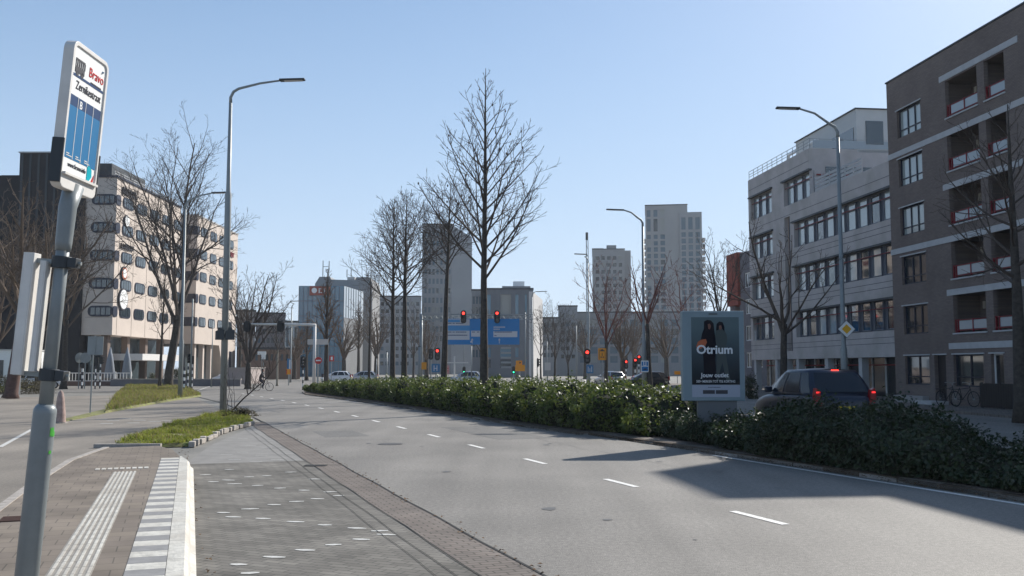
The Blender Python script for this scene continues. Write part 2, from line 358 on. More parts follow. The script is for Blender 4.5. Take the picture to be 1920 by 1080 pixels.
for j in range(9):
    m_ = Matrix.Translation(C(-1.1+j*.1, 18.35-.0*j, 0))@Matrix.Rotation(AZ, 4, 'Z')
    mr_.box(0, .07, 0, .28, ZP, ZP+.0075, m_)
struct(mb.build('tactile_strip', M_tact), 'pale ribbed tactile guidance strip on the platform', 'tactile paving'); struct(mr_.build('tactile_ribs', M_white), 'raised white ribs of the tactile guidance strip', 'tactile paving')
# scattered pale block marks in the bay
mb = MB()
for u, v in ((400,903),(428,900),(440,907),(467,894),(483,910),(500,892),(525,915),(419,961),(437,969),(469,954),(493,972),(514,946),(447,1058),(469,1074),(514,1044),(570,919),(619,922),(635,929),(595,935),(556,940),(554,978),(609,984),(669,990),(712,995),(724,1002),(677,1011),(625,1021),(572,1031),(385,890),(545,885),(520,1085),(430,880),(590,898)):
    p = G(u, v, .006); w_ = .105*random.uniform(.8, 1.15); h_ = .05; an = random.choice((.12, -.22)); ca, sa = cos(an), sin(an)
    mb.add([p+V((x*ca-y*sa, x*sa+y*ca, 0)) for x, y in ((-w_, -h_*.5), (0, -h_), (w_, -h_*.3), (w_, h_*.6), (0, h_), (-w_, h_*.5))], [(0, 1, 2, 3, 4, 5)])
for u, v in ((425,852),(455,848),(490,855),(440,862),(500,840),(470,836),(520,862),(480,866),(540,850),(455,822),(490,820)):
    p = G(u, v, .006); w_ = .13; h_ = .035
    mb.add([p+V((-w_, -h_, 0)), p+V((w_, -h_*.4, 0)), p+V((w_, h_, 0)), p+V((-w_, h_*.4, 0))], [(0, 1, 2, 3)])
struct(mb.build('bay_marking', mat('worn_paint', (.5, .49, .46), .7, var=.2, scale=30)), 'worn white block dashes forming a zigzag in the bus bay', 'road marking')
mb = MB()   # shark teeth / give-way blocks and lines on service path
for u, v in ((190,786),(212,788),(235,785),(262,788),(290,790),(315,789),(200,794),(250,793)):
    p = G(u, v, .003); mb.add([p+V((-.25, -.1, 0)), p+V((.25, -.1, 0)), p+V((.2, .1, 0)), p+V((-.2, .1, 0))], [(0, 1, 2, 3)])
for a, b in (((0, 838), (60, 805)), ((235, 758), (330, 742)), ((360, 736), (400, 722))):
    p, q = G(*a, .003), G(*b, .003); d = (q-p).normalized(); n_ = V((-d.y, d.x, 0))*.06
    mb.add([p-n_, q-n_, q+n_, p+n_], [(0, 1, 2, 3)])
struct(mb.build('path_marking', MATS['worn_paint']), 'faded white marks across the service path', 'road marking')
mb = MB(); p = G(592, 873, .006); mb.box(-.22, .22, -.12, .12, 0, .01, Matrix.Translation(p)); struct(mb.build('drain', M_dark), 'dark drain grating in the gutter', 'drain')
mb = MB(); p = G(25, 972, .19)
for i in range(8): mb.box(-.13, .13, -.2+i*.05, -.175+i*.05, -.01, .004, Matrix.Translation(p)@Matrix.Rotation(AZ, 4, 'Z'))
struct(mb.build('drain', mat('rust', (.09, .05, .04), .9)), 'rusty drain grating at the platform edge', 'drain')
mb = MB(); p = G(240, 839, 0); mb.box(-.8, .8, -.08, .06, 0, .09, Matrix.Translation(p)@Matrix.Rotation(R(4), 4, 'Z')); struct(mb.build('kerb', M_kerb), 'dark upright kerb end where the platform meets the grass', 'kerb')

# ---------------------------------------------------------------- grass, hedges
def leaves_mesh(name, C_, N_, L, W, m, jitter=1.0):
    """many rhombic leaves: C_ centres (n,3), N_ outward directions"""
    n = len(C_); r = rng.normal(size=(n, 3)); nn = N_+r*.75*jitter; nn /= np.linalg.norm(nn, axis=1)[:, None]
    t = np.cross(nn, rng.normal(size=(n, 3))); t /= np.linalg.norm(t, axis=1)[:, None]; b = np.cross(nn, t)
    l = (L*rng.uniform(.6, 1.3, n))[:, None]; w_ = (W*rng.uniform(.6, 1.3, n))[:, None]
    fold = nn*w_*.35
    vs = np.stack([C_-t*l*.5, C_+b*w_*.5+fold, C_+t*l*.5, C_-b*w_*.5+fold], 1).reshape(-1, 3)
    me = bpy.data.meshes.new(name); me.vertices.add(4*n); me.vertices.foreach_set('co', vs.ravel().astype(np.float32))
    me.loops.add(4*n); me.loops.foreach_set('vertex_index', np.arange(4*n, dtype=np.int32)); me.polygons.add(n)
    me.polygons.foreach_set('loop_start', np.arange(0, 4*n, 4, dtype=np.int32)); me.polygons.foreach_set('loop_total', np.full(n, 4, dtype=np.int32))
    me.update(calc_edges=True); me.validate(); me.materials.append(m); return me
def lump(x, y, z, k=1.0, ph=0):
    return (np.sin(x*1.9*k+1.3*y*k+ph)*np.cos(y*2.3*k-x*.7*k+z*2)+.6*np.sin(4.1*k*x-3.3*k*y+5*z*k+ph*2)+.45*np.sin(7.7*k*x+6.1*k*y-8*z*k+ph))
def hedge(name, label, front, tops, width, dens, ml, mc, Lf, amp=.16, ph=0, tail=None):
    """front: ground polyline (far to near), tops: heights along it"""
    F = np.array([[p.x, p.y] for p in front]); seg = np.linalg.norm(np.diff(F, axis=0), axis=1); cum = np.concatenate([[0], np.cumsum(seg)]); T = cum[-1]
    d = np.gradient(F, axis=0); d /= np.linalg.norm(d, axis=1)[:, None]
    nrm = np.stack([-d[:, 1], d[:, 0]], 1)        # to the back side
    if nrm[:, 0].mean() < 0: nrm = -nrm
    def surf(s, a, inset=0):
        x0 = np.interp(s, cum, F[:, 0]); y0 = np.interp(s, cum, F[:, 1]); nx = np.interp(s, cum, nrm[:, 0]); ny = np.interp(s, cum, nrm[:, 1]); h = np.interp(s, cum, tops)
        endf = np.clip(np.minimum(s, T-s)/.9, .0, 1)**.5; h = h*(.25+.75*endf)
        fr = a < .4; q = np.clip(a/.4, 0, 1); qt = np.clip((a-.4)/.45, 0, 1); qb = np.clip((a-.85)/.15, 0, 1)
        off = .18-.22*np.sin(q*pi*.8)+.30*q**3+(width-.5)*qt+.15*qb; z = .06+h*(q**.8)*.93+.07*h*np.sin(qt*pi)-(h*.9)*qb
        nxo = np.where(fr, -1.0, np.where(a > .85, 1.0, 0)); nz = np.where(fr, .25+q*.6, np.where(a > .85, .3, 1.0))
        x = x0+nx*off; y = y0+ny*off; b = amp*lump(x, y, z, 1.0, ph)-inset
        on = np.stack([nx*nxo, ny*nxo, nz], 1); on /= np.linalg.norm(on, axis=1)[:, None]
        return np.stack([x, y, z], 1)+on*b[:, None]*np.where(z < .15, .4, 1)[:, None], on
    n = int(T*(1.4+width)*dens); s = rng.uniform(0, T, n); a = rng.uniform(0, 1, n)
    p, on = surf(s, a); p += on*rng.normal(0, .075, n)[:, None]; p += rng.normal(0, .03, (n, 3)); p[:, 2] = np.maximum(p[:, 2], .12)
    root = thing(name, label, 'hedge', (0, 0, 0))
    me = leaves_mesh('leaves', p, on, Lf, Lf*.55, ml); o = bpy.data.objects.new('leaves', me); COL.objects.link(o); o.parent = root
    ns, na = int(T/.35), 18; ss_, aa = np.meshgrid(np.linspace(0, T, ns), np.linspace(0, 1, na), indexing='ij')
    q, _ = surf(ss_.ravel(), aa.ravel(), .13); q[:, 2] = np.maximum(q[:, 2], .02)
    mb = MB(); mb.v = [tuple(t) for t in q]; mb.f = [(i*na+j, i*na+j+1, (i+1)*na+j+1, (i+1)*na+j) for i in range(ns-1) for j in range(na-1)]
    mb.build('branches', mc, root)
    # upright stray shoots
    m2 = int(T*6); s = rng.uniform(0, T, m2); a = rng.uniform(.3, .6, m2); p, on = surf(s, a); mb = MB(); lp = []
    for k in range(m2):
        q = V(p[k]); dd = V((rng.normal(0, .25), rng.normal(0, .25), 1)).normalized(); L = rng.uniform(.1, .32)
        mb.tube([q, q+dd*L], [.004, .002], 3, False)
        for t in (.5, .8, 1.0): lp.append(q+dd*L*t)
    mb.build('shoot', mc, root); lp = np.array([tuple(t) for t in lp])
    o = bpy.data.objects.new('shoot_leaves', leaves_mesh('shoot_leaves', lp, np.tile([0, 0, 1.0], (len(lp), 1)), Lf*.9, Lf*.5, ml)); COL.objects.link(o); o.parent = root
    return root
L_hedge = leafmat('hedge_leaf', (.045, .078, .014), (.125, .152, .03), .4, .46, .4, 3.5)
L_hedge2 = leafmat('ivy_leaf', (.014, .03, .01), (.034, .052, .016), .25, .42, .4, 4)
M_core = mat('hedge_wood', (.02, .022, .012), .95)
fr = [G(572, 736), G(640, 745), G(700, 753), G(780, 765), G(850, 776), G(930, 789), G(1000, 799), G(1080, 810), G(1150, 818), G(1215, 824)]
hedge('hedge', 'long sunlit leafy green hedge along the road median', fr, [.4, .75, .92, 1.0, 1.03, 1.08, 1.1, 1.12, 1.1, .7], 3.2, 230, L_hedge, M_core, .13, .26)
fr2 = [G(1222, 822), G(1290, 834), G(1360, 850), G(1440, 866), G(1550, 884), G(1700, 905), G(1800, 918), G(1925, 936), G(2300, 985)]
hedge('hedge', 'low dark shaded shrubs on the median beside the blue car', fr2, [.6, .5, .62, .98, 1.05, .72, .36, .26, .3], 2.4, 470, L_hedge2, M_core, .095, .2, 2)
def blades(name, pts, n, h, m, z0, wid=.012, dens_fn=None):
    P2 = np.array([[p.x, p.y] for p in pts]); mn, mx = P2.min(0), P2.max(0); out = []
    q = rng.uniform(mn, mx, (n*6, 2)); ins = np.zeros(len(q), bool); j = len(P2)-1
    for i in range(len(P2)):
        c = ((P2[i, 1] > q[:, 1]) != (P2[j, 1] > q[:, 1])) & (q[:, 0] < (P2[j, 0]-P2[i, 0])*(q[:, 1]-P2[i, 1])/(P2[j, 1]-P2[i, 1]+1e-9)+P2[i, 0]); ins ^= c; j = i
    q = q[ins][:n]; n = len(q); hh = h*rng.uniform(.4, 1.3, n)*(1+.7*np.clip(lump(q[:, 0], q[:, 1], 0*q[:, 0], .8), -1, 1.5))
    hh = np.maximum(hh, h*.2); an = rng.uniform(0, 2*pi, n); le = rng.normal(0, .45, (n, 2))*hh[:, None]
    dx = np.stack([np.cos(an), np.sin(an)], 1)*wid; z = np.full(n, z0)
    a = np.column_stack([q-dx, z]); b = np.column_stack([q+dx, z]); c = np.column_stack([q+le*.4+dx*.6, z+hh*.6]); c2 = np.column_stack([q+le*.4-dx*.6, z+hh*.6]); t = np.column_stack([q+le, z+hh])
    vs = np.stack([a, b, c, c2, t], 1).reshape(-1, 3); me = bpy.data.meshes.new(name)
    fs = []; 
    for k in range(n): fs += [(5*k, 5*k+1, 5*k+2, 5*k+3), (5*k+3, 5*k+2, 5*k+4)]
    me.from_pydata(vs.tolist(), [], fs); me.materials.append(m); me.update(); return me
L_grass = leafmat('grass_blade', (.15, .19, .025), (.30, .32, .06), .45, .6, .2, 2.5)
L_dry = leafmat('dry_grass', (.2, .17, .07), (.3, .25, .11), .3, .8, .1, 4)
def mound(name, pts, z, m, label):
    c = sum(pts, V((0, 0, 0)))/len(pts); mb = MB(); n = len(pts)
    rings = [(1.0, -.01), (.985, z*.75), (.6, z-.01), (0.25, z)]
    vs = [];
    for k, zz in rings: vs += [c+(p-c)*k+V((0, 0, zz+random.uniform(-.01, .02)*(k < .9))) for p in pts]
    vs = [V((p.x, p.y, p.z)) for p in vs]; vs.append(c+V((0, 0, z+.005)))
    fs = [(r*n+i, r*n+(i+1) % n, (r+1)*n+(i+1) % n, (r+1)*n+i) for r in range(3) for i in range(n)]+[(3*n+i, 3*n+(i+1) % n, 4*n) for i in range(n)]
    mb.add(vs, fs); o = mb.build(name, m); struct(o, label, 'verge'); return o
M_verge = mat('verge_soil', (.15, .14, .065), .95, var=.4, scale=3, dirt=((.2, .23, .06), 2.5))
A = [G(*p) for p in ((215, 836), (300, 838), (358, 836), (385, 826), (415, 812), (445, 803), (473, 795), (462, 779), (420, 777), (380, 785), (330, 797), (285, 812))]
mound('verge', A, .1, M_verge, 'grassy nose of the island at the end of the platform')
B = [G(*p) for p in ((196, 775), (255, 764), (320, 752), (378, 743), (350, 728), (300, 722), (240, 722), (216, 742))]
mound('verge', B, .12, M_verge, 'rough grass verge around the back of the road sign')
B2 = [G(*p) for p in ((108, 793), (150, 785), (205, 773), (203, 766), (150, 779), (112, 788))]
mound('verge', B2, .03, M_verge, 'thin strip of dry verge between the cone bollard and the grass')
Cc = [G(*p) for p in ((-40, 742), (60, 726), (110, 722), (105, 716), (-60, 716))]
mound('verge', Cc, .1, M_verge, 'grass strip beside the far cycle path')
for pts, n, h, m, lab, z0 in ((A, 18000, .085, L_grass, 'fresh green grass on the island nose by the tall lamp post', .08), (A, 3000, .11, L_dry, 'dry weeds along the kerb of the island nose', .08),
                      (B, 14000, .15, L_dry, 'dry rough grass on the verge behind the cone bollard', .1), (B, 9000, .13, L_grass, 'green grass on the verge under the left tree', .1), (Cc, 2500, .2, L_grass, 'grass strip by the far cycle path', .08)):
    o = bpy.data.objects.new('grass', blades('grass', pts, n, h, m, z0, .012 if h < .12 else .02)); COL.objects.link(o); tag(o, lab, 'grass', kind='stuff')
# stone edging along the island nose
mb = MB()
for (u0, v0), (u1, v1) in zip(((358, 838), (385, 826), (415, 812), (445, 803), (473, 796)), ((385, 826), (415, 812), (445, 803), (473, 796), (462, 780))):
    a, b = G(u0, v0), G(u1, v1); n = max(1, int((b-a).length/.45)); d = (b-a).normalized()
    for i in range(n):
        q = a+(b-a)*(i+.1)/n; an = atan2(d.y, d.x)+random.uniform(-.12, .12)
        mb.box(0, .4, -.08, .07, -.02, .11+random.uniform(-.03, .03), Matrix.Translation(q)@Matrix.Rotation(an, 4, 'Z'))
struct(mb.build('kerb', M_kerb, bevel=.015), 'broken kerbstones around the grassy nose of the island', 'kerb')
def shrub(name, label, c, rx, ry, h, n, m, Lf, twigs=0, tm=None):
    th = rng.uniform(0, 2*pi, n); ph = np.arccos(rng.uniform(0, 1, n)); r = rng.uniform(.6, 1, n)**.5
    x = rx*np.sin(ph)*np.cos(th)*r; y = ry*np.sin(ph)*np.sin(th)*r; z = h*np.cos(ph)*r; nn = np.stack([x/rx, y/ry, z/h+.3], 1)
    p = np.stack([x, y, z], 1)*(1+.16*lump(x+c.x, y+c.y, z, 2))[:, None]; p[:, 2] = np.maximum(p[:, 2], .03)
    root = thing(name, label, 'shrub', c)
    o = bpy.data.objects.new('leaves', leaves_mesh('leaves', p, nn, Lf, Lf*.5, m)); COL.objects.link(o); o.parent = root
    mb = MB()
    for k in range(40):
        a = random.uniform(0, 2*pi); e = random.uniform(0, 1.0); q = V((cos(a)*rx*e, sin(a)*ry*e, h*sqrt(1-e*e*.9)*random.uniform(.7, 1.1)))
        mb.tube([V((q.x*.2, q.y*.2, 0)), q*.6+V((0, 0, .05)), q], [.02, .012, .005], 3, False)
    mb.build('branches', tm or M_core, root); return root
L_dkshrub = leafmat('dark_shrub_leaf', (.025, .035, .012), (.06, .065, .025), .2, .5, .3, 4)
L_brown = leafmat('brown_shrub_leaf', (.05, .045, .025), (.09, .075, .04), .2, .7, .2, 4)
shrub('shrub', 'brownish shrub at the left edge of the photo', G(10, 738), 3.2, 2.2, 1.3, 6000, L_brown, .12)
shrub('shrub', 'dark clipped shrub before the beige tower entrance', G(263, 716)+V((0, 0, 0)), 2.6, 1.5, 1.5, 3500, L_dkshrub, .2)
shrub('shrub', 'dark bush tucked behind the trunk of the left tree', G(335, 716), 2.0, 1.5, 1.9, 2500, L_dkshrub, .2)
shrub('shrub', 'dry tuft of weeds at the foot of the tall lamp post', G(452, 786)+V((0, 0, .1)), .7, .5, .35, 900, L_brown, .06)
# ---------------------------------------------------------------- bare trees
def grow(mb, p, d, L, r, lvl, maxl, o, rg):
    ns = (8, 7, 5, 4, 3)[min(lvl, 4)]; st = L/ns; pts = [p]; ds = [d]
    for i in range(ns):
        j = o['wob']*(1 if lvl < 2 else 1.5)
        d = (d+V((rg.gauss(0, j), rg.gauss(0, j), rg.gauss(0, j)*.6+o['up']*(1 if lvl < 3 else .5)))).normalized(); p = p+d*st; pts.append(p); ds.append(d)
    rm = o['rmin']; rads = [max(rm, r*(1-.8*(i/ns))) for i in range(ns+1)]
    mb.tube(pts, rads, (8, 6, 4, 3, 3)[min(lvl, 4)], False)
    if lvl >= maxl: return
    nc = max(2, int(L*o['dens'][min(lvl, 3)]+.5)); side = rg.uniform(0, 6.28)
    for k in range(nc):
        f = (o.get('f0', .22) if lvl <= 1 else .12)+(1-.25)*((k+rg.uniform(.2, .8))/nc); f = min(f, .97); x = f*ns; i = min(int(x), ns-1)
        q = pts[i].lerp(pts[i+1], x-i); dd = ds[min(i+1, ns)]
        side += 2.4+rg.uniform(-.5, .5); a = dd.orthogonal().normalized(); a = Quaternion(dd, side) @ a
        an = R(rg.uniform(*o['ang'])); nd = (dd*cos(an)+a*sin(an)).normalized()
        nL = L*o['ratio']*(1-.55*f)*rg.uniform(.7, 1.25)
        if nL < .12: continue
        grow(mb, q, nd, nL, max(rm, rads[i]*.55), lvl+1, maxl, o, rg)
def tree(name, label, base, H, r0, hb, W, seed, mode='leader', mb_t=None, mb_c=None, n1=30, maxl=3, rmin=.006, dens=(0, 2.2, 4, 5), up=.07, wob=.09, ang=(28, 55), ratio=.55, lean=(0, 0), seeds=0, ang1=(48, 65), group='bare trees around the junction', red=0):
    rg = random.Random(seed); root = thing(name, label, 'tree', base, 0, group)
    o = dict(up=up, wob=wob, rmin=rmin, dens=dens, ang=ang, ratio=ratio)
    tr, cr = MB(), MB(); n = 14; top = H if mode == 'leader' else hb
    pts = []; x = y = 0
    for i in range(n+1):
        pts.append(V((x+lean[0]*i/n, y+lean[1]*i/n, top*i/n))); x += rg.gauss(0, .006*H/10*1.4); y += rg.gauss(0, .006*H/10*1.4)
    if mode == 'leader': rads = [max(.012, r0*((1-i/n)**.85*.98+.02)) for i in range(n+1)]; 
    else: rads = [r0*(1-.3*i/n) for i in range(n+1)]
    rads[0] *= 1.35
    tr.tube(pts, rads, 10)
    if mode == 'leader':
        az = rg.uniform(0, 6)
        for k in range(n1):
            f = ((k+rg.uniform(0, .6))/n1)**.95; h = hb+(H-hb)*f*.97; i = min(int(h/H*n), n-1); q = pts[i].lerp(pts[i+1], h/H*n-i)
            az += 2.4+rg.uniform(-.4, .4); el = R(rg.uniform(*ang1)*(1-.35*f)); L = (W*1.25*(1-f)**(1.05 if seeds else .8)+(.3 if seeds else .45))*rg.uniform(.75, 1.15)
            if f < (.14 if seeds else .06): L *= .82
            d = V((cos(az)*sin(el), sin(az)*sin(el), cos(el)))
            grow(cr, q, d, L, max(rmin*1.5, rads[i]*.42), 1, maxl, o, rg)
    else:
        az = rg.uniform(0, 6); q = pts[-1]
        for k in range(n1):
            az += 6.283/n1+rg.uniform(-.3, .3); el = R(rg.uniform(*ang1))
            if k == 0: el *= .25
            d = V((cos(az)*sin(el), sin(az)*sin(el), cos(el))); L = (H-hb)*(1.0 if k == 0 else rg.uniform(.72, .98)); 
            qq = pts[-1-rg.randint(0, 2)]
            grow(cr, qq, d, L, r0*.5*(1.1 if k == 0 else rg.uniform(.6, .9)), 0, maxl, o, rg)
    if seeds:
        vs = [v for v in cr.v if v[2] > H*.6]
        for _ in range(seeds): q = V(rg.choice(vs)); cr.sphere(q, rg.uniform(.025, .045), 5, 4, (1, 1, 1.5))
    tr.build('trunk', mb_t or M_bark, root, True); cr.build('crown', mb_c or M_twig, root)
    return root
def base(u, D, z=0): p = P(u, 690, D); return V((p.x, D, z))
def hz(v, D, z=0): return P(960, v, D).z-z
tree('bare_tree', 'tall pointed bare tree in the middle of the hedge', base(908, 42, .1), hz(128, 42, .1), .2, hz(535, 42), 4.6, 11, n1=44, dens=(0, 2.2, 3.4, 4), seeds=60, rmin=.008, up=.055, wob=.055, ang1=(46, 58), ang=(25, 45), ratio=.46)
tree('bare_tree', 'bare tree just left of the tallest hedge tree, trunk leaning right', base(832, 55, .1), hz(345, 55), .2, hz(520, 55), 3.2, 12, n1=30, rmin=.008, lean=(.3, 0))
tree('bare_tree', 'bare tree third from the right in the hedge row', base(758, 58, .1), hz(370, 58), .2, hz(560, 58), 3.4, 13, n1=36, rmin=.009)
tree('bare_tree', 'leftmost bare tree rising from the hedge row', base(736, 66, .1), hz(375, 66), .2, hz(590, 66), 3.2, 14, n1=40, rmin=.009)
tree('bare_tree', 'slim bare tree beyond the left end of the hedge', base(692, 84, .05), hz(480, 84), .13, hz(640, 84), 1.9, 15, n1=26, rmin=.01, mb_c=M_brntwig)
tree('bare_tree', 'bushy brown bare tree before the blue glass office', base(612, 95), hz(505, 95), .27, hz(650, 95), 2.2, 16, n1=40, rmin=.014, mb_c=M_brntwig, ang1=(25, 45))
tree('bare_tree', 'many stemmed bare tree behind the cyclist', base(466, 90), hz(500, 90), .33, hz(680, 88), 3, 17, mode='fork', n1=7, dens=(1.1, 1.6, 2.2, 3), rmin=.013, ang1=(14, 30), maxl=3, ratio=.5, up=.05)
tree('bare_tree', 'small tree with sunlit stem beyond the junction', base(520, 105), hz(585, 105), .13, hz(655, 105), 2, 18, mode='fork', n1=5, dens=(1.6, 1.6, 2.2, 3), rmin=.013, ang1=(20, 45), mb_t=mat('sunlit_bark', (.3, .27, .22), .9), maxl=2)  # sunlight on the trunk put into the pale bark colour
tree('bare_tree', 'big spreading bare tree in front of the beige tower', base(316, 98), hz(245, 98), .48, hz(590, 98), 9, 19, mode='fork', n1=7, dens=(.75, .95, 1.3, 1.9), rmin=.010, ang1=(12, 38), maxl=4, ratio=.52, lean=(.9, 0), up=.035, ang=(24, 50))
tree('bare_tree', 'thin young tree with pale trunk left of the big tree', base(300, 92), hz(470, 92), .16, hz(640, 92), 2.2, 20, n1=22, rmin=.012, ang1=(25, 50), lean=(.25, 0))
tree('bare_tree', 'reddish barked tree at the left edge behind the bus sign', base(22, 62), hz(330, 62), .42, hz(600, 62), 6, 21, mode='fork', n1=7, dens=(1.0, 1.5, 2.2, 3), rmin=.011, ang1=(14, 42), maxl=4, ratio=.5, mb_c=M_brntwig, mb_t=mat('red_bark', (.1, .06, .05), .9, var=.3, scale=6), lean=(.5, 0))
tree('bare_tree', 'tangled bare tree in front of the dark brick tower', base(120, 90), hz(350, 90), .3, hz(600, 90), 6, 22, mode='fork', n1=7, dens=(.9, 1.3, 1.8, 3), rmin=.013, ang1=(18, 46), maxl=4, ratio=.5, mb_c=M_brntwig)
tree('bare_tree', 'bare forked tree behind the blue car before the grey office', base(1466, 46, .2), hz(385, 46, .2), .2, hz(615, 46), 3, 23, mode='fork', n1=7, dens=(1.0, 1.8, 2.6, 3), rmin=.008, ang1=(22, 58), maxl=3, ratio=.48, mb_c=M_twig, lean=(.15, 0), up=.06)
tree('bare_tree', 'dark bare tree at the right edge before the brown flats', base(1912, 31, .2), hz(195, 31, .2), .23, hz(560, 31), 3.2, 24, n1=18, rmin=.007, dens=(0, 2, 3, 4), up=.08, ang1=(60, 80))
tree('bare_tree', 'bare tree rising behind the advertising panel', base(1352, 74, .2), hz(425, 74, .2), .17, hz(600, 74), 2.5, 25, mode='fork', n1=6, dens=(1.2, 1.8, 2.4, 3), rmin=.01, ang1=(16, 40), maxl=3, ratio=.5)
tree('bare_tree', 'red budded tree right of the far street lamp', base(1219, 70, .1), hz(470, 70), .19, hz(610, 70), 3, 26, mode='fork', n1=6, dens=(1.1, 1.7, 2.6, 3), rmin=.01, ang1=(20, 52), maxl=3, ratio=.5, mb_c=M_redtwig, lean=(-.2, 0))
tree('bare_tree', 'red budded tree between the orange sign and low red signals', base(1136, 78, .1), hz(485, 78), .17, hz(640, 78), 3, 27, mode='fork', n1=6, dens=(1.1, 1.7, 2.6, 3), rmin=.011, ang1=(18, 46), maxl=3, ratio=.5, mb_c=M_redtwig)
tree('bare_tree', 'hazy red budded tree left of the advertising panel', base(1288, 100, .1), hz(495, 100), .18, hz(640, 100), 3, 28, mode='fork', n1=6, dens=(.9, 1.4, 2.2, 3), rmin=.014, ang1=(18, 50), maxl=3, ratio=.5, mb_c=M_redtwig)
tree('bare_tree', 'dense rounded brown tree behind the low red signals', base(1168, 112, .1), hz(575, 112), .34, hz(672, 112), 3, 29, mode='fork', n1=9, dens=(1.3, 1.7, 2.4, 3), rmin=.014, ang1=(12, 42), maxl=3, ratio=.5, mb_c=M_brntwig)
tree('bare_tree', 'slender bare tree right of the blue direction sign', base(1040, 112), hz(560, 112), .15, hz(670, 112), 2, 30, mode='fork', n1=5, dens=(1.2, 1.6, 2.4, 3), rmin=.012, ang1=(12, 36), maxl=3)

# ---------------------------------------------------------------- buildings
CACHE = {}
def window(parent, x0, x1, z0, z1, y, fm, vbars=(), hbars=(), gm=None, ft=.06, name='window', label=None):
    """framed window in the local x-z plane; glass is a child pane"""
    w_, h_ = round(x1-x0, 3), round(z1-z0, 3); key = (w_, h_, tuple(vbars), tuple(hbars), fm.name, ft)
    if key not in CACHE:
        mb = MB(); mb.box(0, w_, -.03, .05, 0, ft); mb.box(0, w_, -.03, .05, h_-ft, h_); mb.box(0, ft, -.03, .05, ft, h_-ft); mb.box(w_-ft, w_, -.03, .05, ft, h_-ft)
        for b in vbars: mb.box(w_*b-ft*.5, w_*b+ft*.5, -.026, .05, ft, h_-ft)
        for b in hbars: mb.box(ft, w_-ft, -.022, .046, h_*b-ft*.4, h_*b+ft*.4)
        pm = MB().add([(ft*.5, .02, ft*.5), (w_-ft*.5, .02, ft*.5), (w_-ft*.5, .02, h_-ft*.5), (ft*.5, .02, h_-ft*.5)], [(0, 1, 2, 3)])
        CACHE[key] = (mb.mesh(name, fm), pm)
    fme, pm = CACHE[key]; gk = (key, (gm or M_glass).name)
    if gk not in CACHE: CACHE[gk] = pm.mesh('pane', gm or M_glass)
    f = inst(name, fme, parent, (x0, y, z0)); inst('pane', CACHE[gk], f, (0, 0, 0))
    return f
M_brownbrick = brickmat('brown_brick', (.205, .16, .137), (.165, .13, .116), (.12, .105, .1), .22, .065, .008, axes='xz', var=.12, vscale=.5)
M_band = mat('pale_concrete_band', (.42, .42, .42), .7, var=.1, scale=2)
M_dkframe = mat('dark_blue_frame', (.015, .018, .035), .4)
M_offconc = mat('office_concrete', (.46, .42, .40), .85, var=.1, scale=.8, dirt=((.36, .33, .3), .6), bump=.2)
M_offdark = mat('office_dark_panel', (.07, .08, .1), .6)
M_curtain = mat('net_curtain', (.5, .5, .46), .9, var=.15, scale=6)
# ---- brown apartment block (facade runs towards the camera, local x = towards camera, outside = -y)
ba = R(-90+6.7)
br = thing('apartment_building', 'dark brown brick apartment block with white bands and recessed balconies at the right', 'building', (20.3, 51, 0), ba)
floors = [15.5, 12.9, 10.3, 7.73, 5.15, 2.58]          # window heads
hs = []; L_ = 34
for k, hd in enumerate(floors):
    hs.append((1.0, 3.3, hd-1.47, hd))
    if k < 5:
        for off in (0, 9.5, 19):
            if off == 0: hs += [(5.55, 8.1, hd-1.55, hd+.25), (8.65, 10.1, hd-1.55, hd+.25)]
            else: hs += [(5.55+off, 8.1+off, hd-1.55, hd+.25), (8.65+off, 10.1+off, hd-1.55, hd+.25)]
hs += [(3.75, 4.75, .25, 2.58), (5.4, 7.75, 1.08, 2.58), (8.3, 9.2, 1.15, 2.58), (13, 15, 1.08, 2.58), (18, 20, 1.08, 2.58)]
wb = holes_wall(MB(), 0, L_, 0, 17.3, hs, .22)
wb.add([(0, 0, 0), (0, 13, 0), (0, 13, 17.3), (0, 0, 17.3)], [(0, 3, 2, 1)]); wb.add([(L_, 0, 0), (L_, 13, 0), (L_, 13, 17.3), (L_, 0, 17.3)], [(0, 1, 2, 3)])
wb.add([(0, 13, 0), (L_, 13, 0), (L_, 13, 17.3), (0, 13, 17.3)], [(0, 3, 2, 1)]); wb.build('wall', M_brownbrick, br)
MB().box(-.05, L_+.05, -.05, 13.05, 17.3, 17.38).build('roof', M_dsteel, br)
# set-back penthouse (off frame, throws the pointed shadow on the road)
MB().box(8.9, 12.7, 2.3, 6.9, 17.38, 22.0).build('penthouse', M_brownbrick, br)
bands = MB()
for z, x0, x1 in ((15.98, 5.1, 11.1), (13.23, -.03, L_), (10.65, 5.1, 11.1), (8.1, -.03, L_), (5.55, 5.1, 11.1), (3.0, 5.1, 10.9)):
    MB().box(x0, x1, -.035, .0, z-.16, z+.13).build('concrete_band', M_band, br)
MB_G = mat('sky_pale_glass', (.30, .34, .33), .12, spec=.8, coat=.8)  # pale panes carry the sky's reflection in their colour
for k, hd in enumerate(floors):
    MB().box(.9, 3.4, -.05, .2, hd, hd+.06).build('lintel', M_band, br)
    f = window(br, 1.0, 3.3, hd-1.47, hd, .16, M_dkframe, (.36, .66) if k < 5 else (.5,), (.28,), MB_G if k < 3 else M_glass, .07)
    if k in (1, 3): MB().box(1.1, 1.75, .3, .33, hd-1.4, hd).build('curtain', M_curtain, br)
    if k == 5: MB().add([(1.05, .3, hd-1.3), (3.2, .3, hd-1.3), (3.2, .3, hd), (1.05, .3, hd)], [(0, 1, 2, 3)]).build('curtain', M_curtain, br)
window(br, 5.4, 7.75, 1.08, 2.58, .16, M_dkframe, (.5,), (.3,), M_glass, .07)
